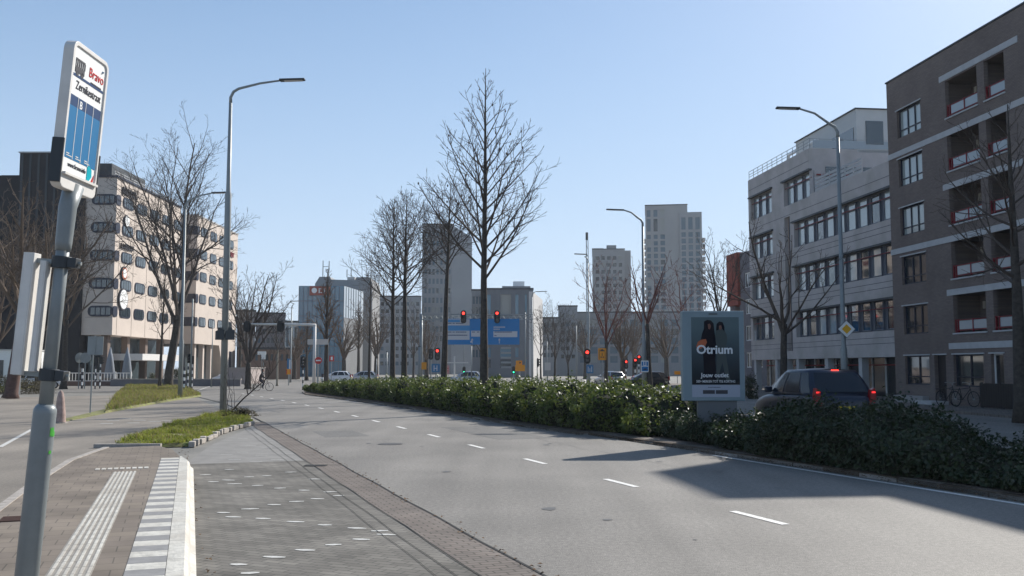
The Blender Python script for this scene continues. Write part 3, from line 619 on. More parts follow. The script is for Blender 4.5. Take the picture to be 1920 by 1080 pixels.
MB().box(5.3, 7.85, -.05, .2, 2.58, 2.64).build('lintel', M_band, br); MB().box(8.2, 9.3, -.05, .2, 2.58, 2.64).build('lintel', M_band, br); MB().box(3.65, 4.85, -.05, .2, 2.58, 2.64).build('lintel', M_band, br)
window(br, 8.3, 9.2, 1.15, 2.58, .19, M_whitep, (), (), M_glass_d, .06)
for a in (13, 18): window(br, a, a+2, 1.08, 2.58, .16, M_dkframe, (.5,), (.3,), M_glass, .07)
d = MB().box(3.75, 4.75, .2, .25, .25, 2.58).build('door', mat('dark_door', (.02, .016, .018), .5), br); MB().box(4.55, 4.6, .15, .2, 1.2, 1.35).build('handle', M_steel, d)
M_inner = mat('balcony_plaster', (.45, .40, .33), .9); M_redrail = mat('red_rail', (.2, .018, .025), .5); M_rglass = mat('rail_glass', (.32, .36, .38), .25, spec=.6)
M_bdark = mat('balcony_shadow_wall', (.09, .08, .08), .9)
for k, hd in enumerate(floors[:5]):
    for off in (0, 9.5, 19):
        for x0, x1, wide in ((5.55, 8.1, 1), (8.65, 10.1, 0)):
            x0 += off; x1 += off; z0 = hd-1.55; z1 = hd+.25
            m = MB(); m.box(x0-.25, x1+.25, 1.5, 1.6, z0-.6, z1+.1); m.box(x0-.3, x1+.3, .22, 1.5, z0-.1, z0-.02); m.box(x0-.3, x1+.3, .22, 1.5, z1+.02, z1+.1)
            m.box(x0-.32, x0-.25, .22, 1.5, z0, z1); m.box(x1+.25, x1+.32, .22, 1.5, z0, z1)
            lg = m.build('balcony', M_brownbrick, br)
            MB().box(x0+(.75 if wide else .3), x1+.24, 1.44, 1.5, z0, z1-.3).build('back_wall', M_inner, lg)
            MB().box(x0+(1.0 if wide else .55), x1+.1, 1.38, 1.44, z0, z1-.62).build('door', M_glass_d, lg)
            MB().box(x0+.3, x0+.5, 1.3, 1.42, z1-.65, z1-.3).build('lamp', M_inner, lg)
            r = MB(); zt = z0+.62
            r.box(x0, x1, .08, .12, zt-.04, zt); r.box(x0, x1, .08, .12, z0+.1, z0+.14)
            for xx in ([x0, x0+.2, (x0+x1)/2+.1, x1-.05] if wide else [x0, x0+.25, x1-.05]): r.box(xx, xx+.05, .06, .14, z0, zt+.02)
            r.build('railing', M_redrail, lg)
            MB().box(x0+.3, x1-.1, .095, .11, z0+.16, zt-.06).build('glass_panel', M_rglass, lg)
            MB().box(x0-.05, x1+.05, -.06, .2, z0-.07, z0+.0).build('sill', M_band, lg)
MB().box(.35, 3.2, -.35, -.02, .18, .55).build('plinth', mat('pale_plinth', (.3, .29, .28), .9), br)
MB().box(3.35, 4.9, -.9, -.02, .18, .36).build('doorstep', M_band, br)
# low dark fence and bike before the flats
fe = thing('garden_fence', 'low black slatted fence against the brown flats beside the parked bicycle', 'fence', P(1800, 760, 44.6).xy.to_3d(), ba)
fe.location = V((20.3, 51, 0))+V((sin(R(6.7)), -cos(R(6.7)), 0))*8.2+V((-.5, -.06, GZ))
m = MB()
for i in range(18): m.box(i*.17, i*.17+.15, -.02, .02, .03, 1.08)
m.build('slat_panel', M_black, fe)
for x in (0, 1.5, 3.0): MB().box(x, x+.08, .02, .1, 0, 1.12).build('post', M_dsteel, fe)
# ---- grey office
of = thing('office_building', 'stepped grey concrete office with ribbon windows and red transom bars behind the lamp', 'building', (19.66, 79, 0), ba)
LO = 25.0
M_rimgrey = mat('grey_window_frame', (.16, .17, .2), .5)
M_skyglass = mat('sky_pale_glass', (.30, .34, .33), .12, spec=.8, coat=.8)  # reflected sky as a pale pane colour, mostly on the upper rows
rgw = random.Random(3)
def ribbon(z0, z1, x0, x1, n, gm=M_glass):
    """windows inside a recess from x0 to x1"""
    p = (x1-x0)/n
    for i in range(n):
        a = x0+i*p+.16*p; window(of, a, a+p*.70, z0+.08, z1-.04, .25, M_rimgrey, (), (.74,), M_skyglass if rgw.random() < (.75 if z0 > 7 else .3) else gm, .04)
heads = [15.9, 12.58, 9.3, 6.02, 2.6]
holes = [(.5, 5.0, 14.05, 15.9), (7.4, 12.0-.01, 14.05, 15.9)]
for hd in heads[1:4]: holes += [(.5, 5.0, hd-1.85, hd), (9.1, LO-.3, hd-1.85, hd)]
holes += [(7.35, 8.4, 3.2, 13.2)]
wl = MB(); lowh = [h for h in holes if h[3] < 14]; tp = [h for h in holes if h[3] > 14]
holes_wall(wl, 0, LO, 2.6, 14.0, [h for h in lowh], .3); holes_wall(wl, 0, 12.0, 14.0, 17.5, tp, .3)
wl.add([(0, 0, 2.6), (0, 14, 2.6), (0, 14, 17.5), (0, 0, 17.5)], [(0, 3, 2, 1)]); wl.add([(12, 0, 14), (12, 14, 14), (12, 14, 17.5), (12, 0, 17.5)], [(0, 1, 2, 3)])
wl.add([(LO, 0, 0), (LO, 14, 0), (LO, 14, 14), (LO, 0, 14)], [(0, 1, 2, 3)]); wl.add([(12, .0, 14.0), (LO, .0, 14.0), (LO, 14, 14.0), (12, 14, 14.0)], [(0, 1, 2, 3)])
wl.add([(0, 0, 2.6), (LO, 0, 2.6), (LO, 14, 2.6), (0, 14, 2.6)], [(0, 1, 2, 3)])
wl.add([(0, 0, 17.3), (12, 0, 17.3), (12, 14, 17.3), (0, 14, 17.3)], [(0, 1, 2, 3)])
wl.box(12.0, LO, 0, .2, 14.0, 14.2)
wl.build('wall', M_offconc, of)
for z0, z1, x0, x1, n in ([(14.05, 15.9, .5, 5.0, 3), (14.05, 15.9, 7.4, 12.0, 3)]+[(h-1.85, h, .5, 5.0, 3) for h in heads[1:4]]+[(h-1.85, h, 9.1, LO-.3, 10) for h in heads[1:4]]):
    MB().box(x0, x1, .3, .36, z0, z1).build('spandrel', M_offdark, of)
    ribbon(z0, z1, x0, x1, n)
    MB().box(x0-.1, x1+.1, .1, .14, z1-.52, z1-.47).build('transom_bar', M_redrail, of)
    MB().box(x0-.2, x1+.2, -.18, .1, z1-.02, z1+.1).build('ledge', M_dsteel, of)
MB().box(7.35, 8.4, .35, .5, 3.2, 13.2).build('spandrel', M_offdark, of)
gj = MB()
for z in (16.6, 13.3, 10.0, 6.7, 3.4, 10.35, 7.05, 3.75):
    gj.box(0.02, LO-.02 if z < 14 else 11.9, -.012, -.002, z, z+.03)
gj.build('panel_joints', M_offdark, of)
# ground floor: recessed glazing, columns
MB().box(.2, LO, 1.2, 1.3, .2, 2.6).build('shopfront', M_glass_d, of)
for x in (.3, 4.7, 6.6, 8.7, 13.5, 18.3, 23): MB().box(x, x+.45, .1, .55, GZ, 2.6 if x > 7 else 5).build('column', M_band, of)
MB().box(.5, LO, 1.05, 1.1, 2.1, 2.18).build('transom_bar', M_redrail, of)
for i in range(14):
    MB().box(1+i*1.7, 1.06+i*1.7, 1.12, 1.19, .2, 2.6).build('mullion', M_whitep, of)
rl = MB()
for z in (17.75, 17.95, 18.2): rl.box(.1, 12, .05, .08, z, z+.03)
for i in range(13): rl.box(.1+i*.99, .14+i*.99, .05, .08, 17.5, 18.2)
rl.box(11.97, 12.0, .05, 13, 18.17, 18.2)
rl.build('railing', M_steel, of)
MB().box(12.005, 12.02, .3, 12, 17.55, 18.1).build('glass_railing', M_rglass, of)
rl = MB()
for i in range(7):
    x = 12.6+i*1.15; rl.box(x, x+.05, .08, .13, 14.2, 15.3)
    if i < 6:
        for q in range(4): rl.box(x+.06, x+1.1, .1, .12, 14.25+q*.26, 14.25+q*.26+.17)
rl.build('slatted_railing', M_band, of)
# recessed top floor windows behind the terrace, penthouse
MB().box(12.01, 12.05, 1.2, 5.5, 14.4, 16.2).build('terrace_glazing', M_glass, of)
MB().box(12.03, 12.12, .5, 9, 15.55, 15.65).build('transom_bar', M_redrail, of)
ph = MB(); M_ph = mat('penthouse_render', (.52, .52, .50), .7, var=.05, scale=1)
ph.box(1.5, 12.0, 3.6, 14, 17.3, 20.45); pho = ph.build('penthouse', M_ph, of)
MB().box(12.0, 12.06, 4.3, 5.6, 17.9, 19.6).build('window', M_glass, pho); MB().box(8.2, 11.6, 3.56, 3.62, 17.6, 19.2).build('window', M_glass, pho)
MB().box(1.4, 12.1, 3.5, 14.1, 20.45, 20.53).build('roof_edge', M_dsteel, pho)
for x in (2.2, 6.2): MB().tube([(x, 2.6, 17.4), (x, 2.6, 18.9), (x+.2, 2.6, 19.2), (x+1.6, 2.6, 19.2)], .13, 8).build('roof_vent', M_whitep, of)
# red brick block further along
M_redbrick = mat('red_brick', (.26, .07, .05), .9, var=.15, scale=2); M_greyb = mat('grey_brick', (.17, .16, .17), .9, var=.15, scale=1)
p0 = P(1371, 690, 108)
rb = thing('apartment_building', 'red brick block peeking out left of the grey office', 'building', (p0.x, 108, 0), ba)
zt = P(1371, 482, 108).z; zm = P(1371, 575, 108).z
hh = [(1.5+i*3.2, 3.1+i*3.2, 2.0+j*2.85, 3.6+j*2.85) for i in range(6) for j in range(4)]
w_ = holes_wall(MB(), 0, 20, 0, zt, hh, .2); w_.add([(0, 0, 0), (0, 12, 0), (0, 12, zt), (0, 0, zt)], [(0, 3, 2, 1)]); w_.build('wall', M_greyb, rb)
MB().box(-.12, 3.4, -.3, 9, zm, zt+.15).build('upper_bay', M_redbrick, rb)
for h in hh: 
    if not (h[0] < 3.5 and h[3] > zm): window(rb, *h, .12, M_whitep, (.5,), (), M_glass, .09)
# ---- beige tower, two wings
M_beige = mat('beige_concrete', (.52, .445, .385), .85, var=.07, scale=.6, bump=.1)
def rrect(x0, x1, z0, z1, r, n=3):
    pts = []
    for cx, cz, a0 in ((x1-r, z0+r, -90), (x1-r, z1-r, 0), (x0+r, z1-r, 90), (x0+r, z0+r, 180)):
        for i in range(n+1): a = R(a0+90*i/n); pts.append((cx+r*cos(a), cz+r*sin(a)))
    return pts
def pill(parent, x0, x1, z0, z1, y=0):
    k = ('pill', round(x1-x0, 2), round(z1-z0, 2))
    if k not in CACHE:
        w_, h_ = x1-x0, z1-z0; f = MB().slab(rrect(0, w_, 0, h_, min(.5, w_*.35)), -.09, .02)
        g_ = MB().slab(rrect(.16, w_-.3, .14, h_-.14, min(.4, w_*.3)), -.115, -.03)
        for i in range(1, 4): g_.box(.16+(w_-.46)*i/4-.04, .16+(w_-.46)*i/4+.04, -.15, -.09, .14, h_-.14)
        CACHE[k] = (f.mesh('window', M_dkframe), g_.mesh('pane', M_glass))
    a, b = CACHE[k]; f = inst('window', a, parent, (x0, y, z0)); inst('pane', b, f, (0, 0, 0)); return f
rows = [21.65, 18.25, 14.85, 11.45, 8.1]
bg_ = thing('office_tower', 'beige concrete block with rounded dark windows and round wall signs, nearer wing', 'building', (-47.9, 115, 0), R(90))
MB().box(0, 22.5, 0, 14, 5.9, 25.0).build('wall', M_beige, bg_)
fw = thing_dummy = None
m = MB()
for x in (1.2, 5.7, 10.2, 14.7, 19.2): m.box(x, x+.05, -.02, -.004, 5.95, 24.9)
for z in (9.9, 13.3, 16.7, 20.1, 23.5): m.box(-.02, -.003, .1, 3.3, z-1.9, z-1.86)
m.build('panel_joints', mat('joint_grey', (.22, .19, .16), .9), bg_)
for zz in rows:
    for i in range(5): 
        if i < 5: pill(bg_, 1.9+i*4.45, 5.2+i*4.45, zz, zz+1.35)
    k = MB().slab(rrect(-1.55, .9, 0, 1.35, .5), -.09, .02).build('window', M_dkframe, bg_, loc=(0, 0, zz)) if False else None
    # wrap-around corner window on the shaded end face
    f = MB(); 
    sl_ = rrect(0, 3.0, 0, 1.3, .55)
    n = len(sl_); f.add([(-.08, p[0]-.02, p[1]) for p in sl_]+[(.02, p[0]-.02, p[1]) for p in sl_], [tuple(range(n-1, -1, -1))]+[(i, (i+1) % n, n+(i+1) % n, n+i) for i in range(n)])
    fo = f.build('window', M_dkframe, bg_, loc=(0, 0, zz)); g_ = MB()
    for i in range(4): g_.box(-.11, -.06, .25+i*.62, .75+i*.62, .22, 1.08)
    g_.build('pane', M_glass, fo)
    MB().slab(rrect(-.1, 1.2, 0, 1.3, .4), -.09, .02).build('corner_window', M_dkframe, bg_, loc=(0, 0, zz))
pr = MB().box(-.15, 22.6, -.15, 14, 25.0, 25.25).build('roof_edge', M_dkframe, bg_)
rl = MB()
for z in (25.5, 25.8): rl.box(0, 22, .3, .36, z, z+.06)
for i in range(16): rl.box(i*1.45, i*1.45+.06, .3, .36, 25.2, 25.8)
rl.build('roof_railing', M_band, bg_)
MB().prism([(4, 2.4), (15, 2.4), (16, 3.4), (16, 11), (4, 11)], 25.25, 27.6).build('roof_plant_room', M_dsteel, bg_)
M_bglass = mat('base_glazing', (.05, .07, .08), .15, spec=.8)
MB().box(1.2, 22.5, 3.0, 3.2, 0, 5.9).build('ground_floor_glazing', M_bglass, bg_)
for x in (1.0, 7, 13, 19): MB().box(x, x+.8, .9, 1.7, 0, 5.9).build('column', mat('brown_column', (.16, .12, .1), .9), bg_)
MB().box(3, 16, -2.6, 2.4, 2.9, 3.7).build('canopy', M_offw, bg_)
M_sgn = mat('sign_dark_letters', (.04, .04, .05), .6)
def squiggle(parent, x0, x1, z0, z1, n, m, y=-.2):
    mb = MB(); p = (x1-x0)/n; rg = random.Random(int(x0*10+z0*7))
    for i in range(n):
        a = x0+i*p; b = a+p*.72; t = rg.randint(0, 3)
        mb.box(a, a+p*.22, y, y+.15, z0, z1)
        if t != 1: mb.box(a, b, y-.01, y+.14, z0, z0+(z1-z0)*.22)
        if t != 2: mb.box(a, b, y-.01, y+.14, z1-(z1-z0)*.22, z1)
        if t in (0, 3): mb.box(b-p*.22, b, y, y+.15, z0, z1)
    return mb.build('wall_sign', m, parent)
squiggle(bg_, 1.5, 6.2, 23.3, 24.15, 6, M_sgn)
squiggle(bg_, 1.5, 5.5, 16.6, 17.2, 7, M_sgn)
def disc(parent, x, z, r, m, rim=None, name='round_sign'):
    mb = MB().tube([(x, -.22, z), (x, -.02, z)], r, 20); o = mb.build(name, rim or M_sgn, parent)
    MB().tube([(x, -.25, z), (x, -.21, z)], r*.88, 20).build('sign_face', m, o); return o
disc(bg_, 2.9, 20.1, .75, M_whitep); o = disc(bg_, 2.6, 13.55, .85, mat('ring_red', (.5, .14, .07), .6)); MB().tube([(2.6, -.28, 13.55), (2.6, -.24, 13.55)], .55, 16).build('sign_face', M_whitep, o)
disc(bg_, 2.6, 10.35, 1.35, M_whitep)
b2 = thing('office_tower', 'beige concrete block with rounded dark windows, farther wing behind the lamp posts', 'building', (-48.9, 148, 0), R(90))
MB().box(0, 22, 0, 14, 5.7, 25.6).build('wall', M_beige, b2)
MB().box(-.1, 22.1, -.1, 14, 25.6, 25.8).build('roof_edge', M_band, b2)
for zz in [22.6, 19.0, 15.5, 12.0, 8.4]:
    for i in range(4): pill(b2, 1.6+i*4.8, 4.9+i*4.8, zz, zz+1.5)
    MB().slab(rrect(-.1, 1.0, 0, 1.4, .4), -.09, .02).build('corner_window', M_dkframe, b2, loc=(0, 0, zz))
    MB().box(-.08, .02, 0, 3.2, 0, 1.4).build('window', M_dkframe, b2, loc=(0, 0, zz))
squiggle(b2, 16.6, 19.6, 21.2, 22.0, 4, M_redrail)
MB().box(.5, 15.5, 2.0, 2.2, 0, 5.7).build('ground_floor_glazing', M_bglass, b2)
for x in (2, 6, 10): MB().box(x, x+.7, .6, 1.3, 0, 5.7).build('column', M_beige, b2)
m = MB().add([(15.5, 0, 0), (22, 0, 0), (22, 0, 5.7), (12.5, 0, 5.7), (15.5, 6, 0), (22, 6, 0), (22, 6, 5.7), (12.5, 6, 5.7)], [(0, 1, 2, 3), (4, 7, 6, 5), (0, 3, 7, 4), (0, 4, 5, 1), (1, 5, 6, 2)])
m.build('sloping_base', M_beige, b2); MB().box(18.2, 19.4, -.05, .02, 1.5, 4.8).build('window', M_dkframe, b2)
# dark brick tower at the far left
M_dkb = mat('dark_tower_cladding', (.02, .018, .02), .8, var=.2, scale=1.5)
dt = thing('office_tower', 'dark brown windowless looking tower behind the bus stop sign', 'building', (P(92, 690, 113).x, 113, 0))
zz1, zz2 = P(60, 287, 114).z, P(10, 327, 114).z
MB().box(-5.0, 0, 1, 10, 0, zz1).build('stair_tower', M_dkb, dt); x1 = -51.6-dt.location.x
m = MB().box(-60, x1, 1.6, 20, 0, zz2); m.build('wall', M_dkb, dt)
m = MB()
for i in range(5): m.box(-4.8+i*1.0, -4.55+i*1.0, .9, 1.0, 6, zz1-.1)
m.build('cladding_ribs', M_dsteel, dt)
for k in range(6):
    for i in range(4): inst('window', CACHE.setdefault('dtw', MB().box(0, 2.4, -.05, .02, 0, 1.3).mesh('window', M_glass)), dt, (-28+i*3.4, 1.6, 5+k*3.5))
MB().box(-5.1, .1, .8, 10.2, zz1, zz1+.15).build('roof_edge', M_band, dt)

# ---- far buildings
M_bl1 = mat('window_blind', (.3, .3, .28), .7)
def block(name, label, u0, u1, vt, D, depth, wm, ug=None, vg=None, gm=M_glass_d, rz=None, extra=None, z0=0):
    if rz is None: rz = -atan2(max(u0-960, 0)+min(u1-960, 0), 1800)
    a, b = P(u0, 690, D).x, P(u1, 690, D).x; H = P((u0+u1)/2, vt, D).z; W = b-a; s_ = D/1800
    t = thing(name, label, 'building', (a, D, 0), rz); g0 = gm
    cols = [((p-u0)*s_, (q-u0)*s_) for p, q in ug] if ug else []; rws = [(H0+(690-q)*s_, H0+(690-p)*s_) for p, q in vg] if vg else []
    hs = [(c[0], c[1], r[0], r[1]) for c in cols for r in rws]
    w_ = holes_wall(MB(), 0, W, 0, H, hs, .4)
    w_.add([(0, 0, 0), (0, depth, 0), (0, depth, H), (0, 0, H)], [(0, 3, 2, 1)]); w_.add([(W, 0, 0), (W, depth, 0), (W, depth, H), (W, 0, H)], [(0, 1, 2, 3)])
    w_.add([(0, depth, 0), (W, depth, 0), (W, depth, H), (0, depth, H)], [(0, 3, 2, 1)]); w_.add([(0, 0, H), (W, 0, H), (W, depth, H), (0, depth, H)], [(0, 1, 2, 3)])
    w_.build('wall', wm, t)
    for h in hs:
        gm = random.choice((g0, g0, g0, M_glass_d, M_bl1, M_ltglass)); k = ('bw', round(h[1]-h[0], 3), round(h[3]-h[2], 3), gm.name)
        if k not in CACHE: CACHE[k] = MB().add([(0, 0, 0), (h[1]-h[0], 0, 0), (h[1]-h[0], 0, h[3]-h[2]), (0, 0, h[3]-h[2])], [(0, 1, 2, 3)]).mesh('window', gm)
        inst('window', CACHE[k], t, (h[0], .35, h[2]))
    MB().box(-.1, W+.1, -.1, depth, H, H+.35).build('roof_edge', M_dsteel, t)
    return t, W, H, s_
M_tw = mat('tower_concrete', (.31, .30, .29), .85, var=.06, scale=.1); M_tw2 = mat('tower_render', (.285, .285, .285), .85, var=.06, scale=.1)
M_tw3 = mat('grey_cladding', (.25, .25, .25), .8, var=.08, scale=.2); M_palec = mat('pale_cladding', (.5, .48, .46), .8, var=.05, scale=.3)
M_ltglass = mat('pale_tower_glass', (.07, .12, .155), .3, spec=.5)
def cols(u0, u1, n, fill=.6): p = (u1-u0)/n; return [(u0+p*(i+.5-fill/2), u0+p*(i+.5+fill/2)) for i in range(n)]
t, W, H, s_ = block('high_rise_tower', 'tallest grey residential tower with small balconies on both edges', 1213, 1292, 386, 330, 22, M_tw,
    [(1216, 1223), (1228.5, 1236), (1241, 1249.5)], [(392, 405), (409, 433)]+[(439+i*12.1, 447.5+i*12.1) for i in range(13)], M_ltglass)
H2 = P(1300, 400, 330).z; x2 = (1318-1213)*s_; hs = [((a-1213)*s_, (b-1213)*s_, H0+(690-q)*s_, H0+(690-p)*s_) for a, b in ((1280, 1288), (1293, 1301), (1306, 1314)) for p, q in [(408, 431)]+[(436+i*12.1, 445+i*12.1) for i in range(13)]]
w_ = holes_wall(MB(), W-(1292-1277)*s_, x2, 0, H2, hs, .4, -.6); xa = W-(1292-1277)*s_
w_.add([(x2, -.6, 0), (x2, 20, 0), (x2, 20, H2), (x2, -.6, H2)], [(0, 1, 2, 3)]); w_.add([(xa, -.6, H2), (x2, -.6, H2), (x2, 20, H2), (xa, 20, H2)], [(0, 1, 2, 3)])
w_.add([(xa, -.6, 0), (xa, 0, 0), (xa, 0, H2), (xa, -.6, H2)], [(0, 3, 2, 1)]); w_.build('lower_wing', M_tw2, t)
for h in hs: inst('window', CACHE.setdefault('t1w%.2f' % (h[3]-h[2]), MB().add([(0, 0, 0), (h[1]-h[0], 0, 0), (h[1]-h[0], 0, h[3]-h[2]), (0, 0, h[3]-h[2])], [(0, 1, 2, 3)]).mesh('window', M_ltglass)), t, (h[0], -.3, h[2]))
bm = MB().box(0, 1.15, 0, 5, 0, .25); bm.box(0, 1.15, 0, .12, .25, 1.1); bme = bm.mesh('balcony', M_palec)
for i in range(11):
    z = H0+(690-452-i*12.1)*s_; inst('balcony', bme, t, (x2, 1, z)); inst('balcony', bme, t, (-1.15, 1, z))
t, W, H, s_ = block('high_rise_tower', 'lower grey residential tower left of the tallest one', 1112, 1173, 468, 380, 25, M_tw2, cols(1116, 1170, 5), [(480+i*13, 487+i*13) for i in range(12)], M_glass_d)
MB().box(W, W+2.4, .8, 24, 0, H-.4).build('shaded_side_face', M_tw3, t); MB().box(W*.45, W*.75, 4, 10, H, H+2.2).build('roof_plant_room', M_tw2, t); MB().box(-.1, W*.35, 3, 12, H, H+.9).build('roof_plant_room', M_tw2, t)  # tower's shaded right face, shade put in as darker grey
t, W, H, s_ = block('high_rise_tower', 'wide grey tower block behind the hedge trees', 790, 846, 421, 300, 18, M_tw3, cols(793, 845, 7, .55), [(432+i*18, 442+i*18) for i in range(12)], M_ltglass)
m = MB().add([(W, 0, 0), (W+6.4, 3, 0), (W+6.4, 3, H-3.6), (W, 0, H), (W, 18, 0), (W+6.4, 18, 0), (W+6.4, 18, H-3.6), (W, 18, H)], [(0, 1, 2, 3), (1, 5, 6, 2), (3, 2, 6, 7)]); m.build('angled_wing', M_tw2, t)
# centre complex
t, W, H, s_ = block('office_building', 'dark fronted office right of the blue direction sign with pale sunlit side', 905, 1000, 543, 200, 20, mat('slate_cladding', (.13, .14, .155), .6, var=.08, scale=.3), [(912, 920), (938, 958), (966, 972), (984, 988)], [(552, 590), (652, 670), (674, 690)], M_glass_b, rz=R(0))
m = MB().add([(W, 0, 0), (W+2.4, 14, 0), (W+2.4, 14, H-1.2), (W, 0, H-.5)], [(0, 1, 2, 3)]); m.add([(W-.05, 14, 0), (W+2.4, 14, 0), (W+2.4, 14, H-1.2), (W-.05, 14, H-.5)], [(0, 3, 2, 1)]); m.build('sunlit_side_wall', M_palec, t)  # sunlight on the side face put in as paler cladding
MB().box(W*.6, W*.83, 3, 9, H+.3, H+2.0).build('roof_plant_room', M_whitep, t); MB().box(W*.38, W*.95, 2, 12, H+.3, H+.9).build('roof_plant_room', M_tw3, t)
m = MB()
for i in range(5): m.box(W*.36+0, W*.56, -.12, -.01, 1.9+i*1.0, 2.3+i*1.0)
m.build('louvres', M_steel, t)
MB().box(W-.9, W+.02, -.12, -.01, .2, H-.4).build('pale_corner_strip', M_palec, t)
t, W, H, s_ = block('office_building', 'grey glazed office left of the dark fronted one', 884, 904, 545, 205, 20, M_tw2, cols(885, 903, 3), [(556+i*20, 570+i*20) for i in range(6)], M_ltglass)
# blue glass office
M_rib = mat('glass_mullion', (.1, .14, .18), .4)
gx0, gx1 = P(558, 690, 220).x, P(643, 690, 220).x; Hg = P(600, 536, 220).z
bg2 = thing('office_building', 'blue glass office with red rooftop sign and pale sunlit side', 'building', (gx0, 220, 0)); Wg = gx1-gx0; s_ = 220/1800
MB().add([(0, 0, 0), (Wg, 0, 0), (Wg, 0, Hg), (0, 0, Hg), (0, 20, 0), (Wg, 20, 0), (Wg, 20, Hg), (0, 20, Hg)], [(0, 1, 2, 3), (0, 3, 7, 4), (3, 2, 6, 7)]).build('curtain_wall', M_glass_b, bg2)
m = MB()
for i in range(11): m.box(Wg*i/10-.05, Wg*i/10+.05, -.1, 0, 0, Hg)
for i in range(1, 6): m.box(0, Wg, -.08, 0, Hg*i/6-.08, Hg*i/6+.08)
m.build('mullions', M_rib, bg2)
dx = (668-643)*s_
m = MB().add([(Wg, 0, 0), (Wg+dx, 9, 0), (Wg+dx, 9, Hg-.6), (Wg, 0, Hg)], [(0, 1, 2, 3)]); m.add([(Wg+dx, 9, 0), (0, 20, 0), (0, 20, Hg), (Wg+dx, 9, Hg-.6)], [(0, 1, 2, 3)]); m.build('side_wall', M_tw3, bg2)
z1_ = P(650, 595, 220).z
m = MB().add([(Wg+.01, -.06, z1_), (Wg+dx, 8.9, z1_-.3), (Wg+dx, 8.9, Hg-.65), (Wg+.01, -.06, Hg-.05)], [(0, 1, 2, 3)]); m.build('sunlit_panel', mat('sunlit_glass', (.6, .66, .7), .3, spec=.8), bg2)  # sunlit, reflecting glass put in as a pale colour
m = MB()
for i in range(8): x = Wg+dx*i/8; y = 9*i/8; m.box(x-.04, x+.04, y-.25, y-.12, z1_, Hg-.2)
m.build('mullions', M_rib, bg2)
o = MB().box(2.5, 7.2, -.45, -.12, Hg-2.2, Hg-.1).build('sign', mat('sign_brown_red', (.28, .05, .03), .5), bg2); MB().tube([(3.6, -.5, Hg-1.1), (3.6, -.44, Hg-1.1)], .62, 14).build('sign_emblem', M_whitep, o)
m = MB().box(4.6, 4.9, -.5, -.44, Hg-1.7, Hg-.6); m.box(4.9, 5.4, -.5, -.44, Hg-.8, Hg-.6); m.box(4.9, 5.4, -.5, -.44, Hg-1.7, Hg-1.5); m.box(5.8, 6.1, -.5, -.44, Hg-1.7, Hg-.6); m.build('sign_letters', M_offw, o)
# grey slab behind it with chamfered top
s_ = 240/1800; ax = P(588, 690, 240).x; b3 = thing('office_building', 'grey concrete slab with chamfered roof corners and twin antennas behind the glass office', 'building', (ax, 240, 0))
zz = lambda v: P(640, v, 240).z
outl = [(0, 0), (108*s_, 0), (108*s_, zz(530)), (104*s_, zz(522)), (100*s_, zz(519)), (78*s_, zz(520)), (75*s_, zz(525)), (60*s_, zz(525)), (30*s_, zz(524)), (28*s_, zz(519)), (8*s_, zz(519)), (0, zz(532))]
MB().slab(outl, 0, 14).build('wall', M_tw3, b3); MB().box(58*s_, 72*s_, 2, 8, zz(525), zz(518)).build('roof_plant_room', M_palec, b3)
for u, v0, v1 in ((598, 519, 486), (609, 519, 487), (644, 518, 503), (652, 518, 502)): MB().tube([((u-588)*s_, 3, zz(v0)), ((u-588+(.8 if u == 609 else 0))*s_-.0, 3, zz(v1))], .12, 5).build('antenna', M_steel, b3)
MB().box(10*s_, 21*s_, 2.95, 3.05, zz(498), zz(497)).build('antenna_bar', M_steel, b3)
for args in (
 ('office_building', 'long dark low building right behind the beige wings', 443, 476, 584, 172, 20, M_tw3, None, None),
 ('office_building', 'pinkish brick building seen through the junction trees', 478, 532, 588, 230, 20, mat('pinkish_brick', (.27, .22, .2), .9, var=.1, scale=.3), cols(480, 530, 6), [(600+i*17, 609+i*17) for i in range(5)]),
 ('office_building', 'pale grey building between the trees and the glass office', 533, 557, 604, 210, 15, mat('light_render', (.4, .43, .43), .8), cols(534, 556, 3), [(614, 650)]),
 ('apartment_building', 'grey flats left of the wide grey tower block', 690, 788, 556, 290, 18, M_tw2, cols(692, 786, 10), [(566+i*14, 573+i*14) for i in range(9)]),
 ('apartment_building', 'low grey flats behind the slender tree right of the pale office', 1016, 1047, 597, 240, 15, M_tw3, cols(1018, 1045, 4), [(606+i*14, 614+i*14) for i in range(5)]),
 ('apartment_building', 'blocky grey stair tower at the left end of the long flats', 1047, 1083, 575, 246, 15, M_tw2, cols(1050, 1080, 3), [(590+i*15, 597+i*15) for i in range(6)]),
 ('apartment_building', 'long grey glazed flats under the two high towers', 1083, 1425, 587, 250, 15, M_tw3, cols(1085, 1423, 18, .72), [(600+i*17, 612+i*17) for i in range(5)]),
 ('office_building', 'low brown building beyond the cyclist', 445, 560, 655, 168, 12, mat('low_brown_brick', (.2, .14, .11), .9), cols(447, 558, 12, .5), [(664, 676)])):
    block(*args[:8], args[8], args[9], M_ltglass if 'glazed' in args[1] else M_glass_d)

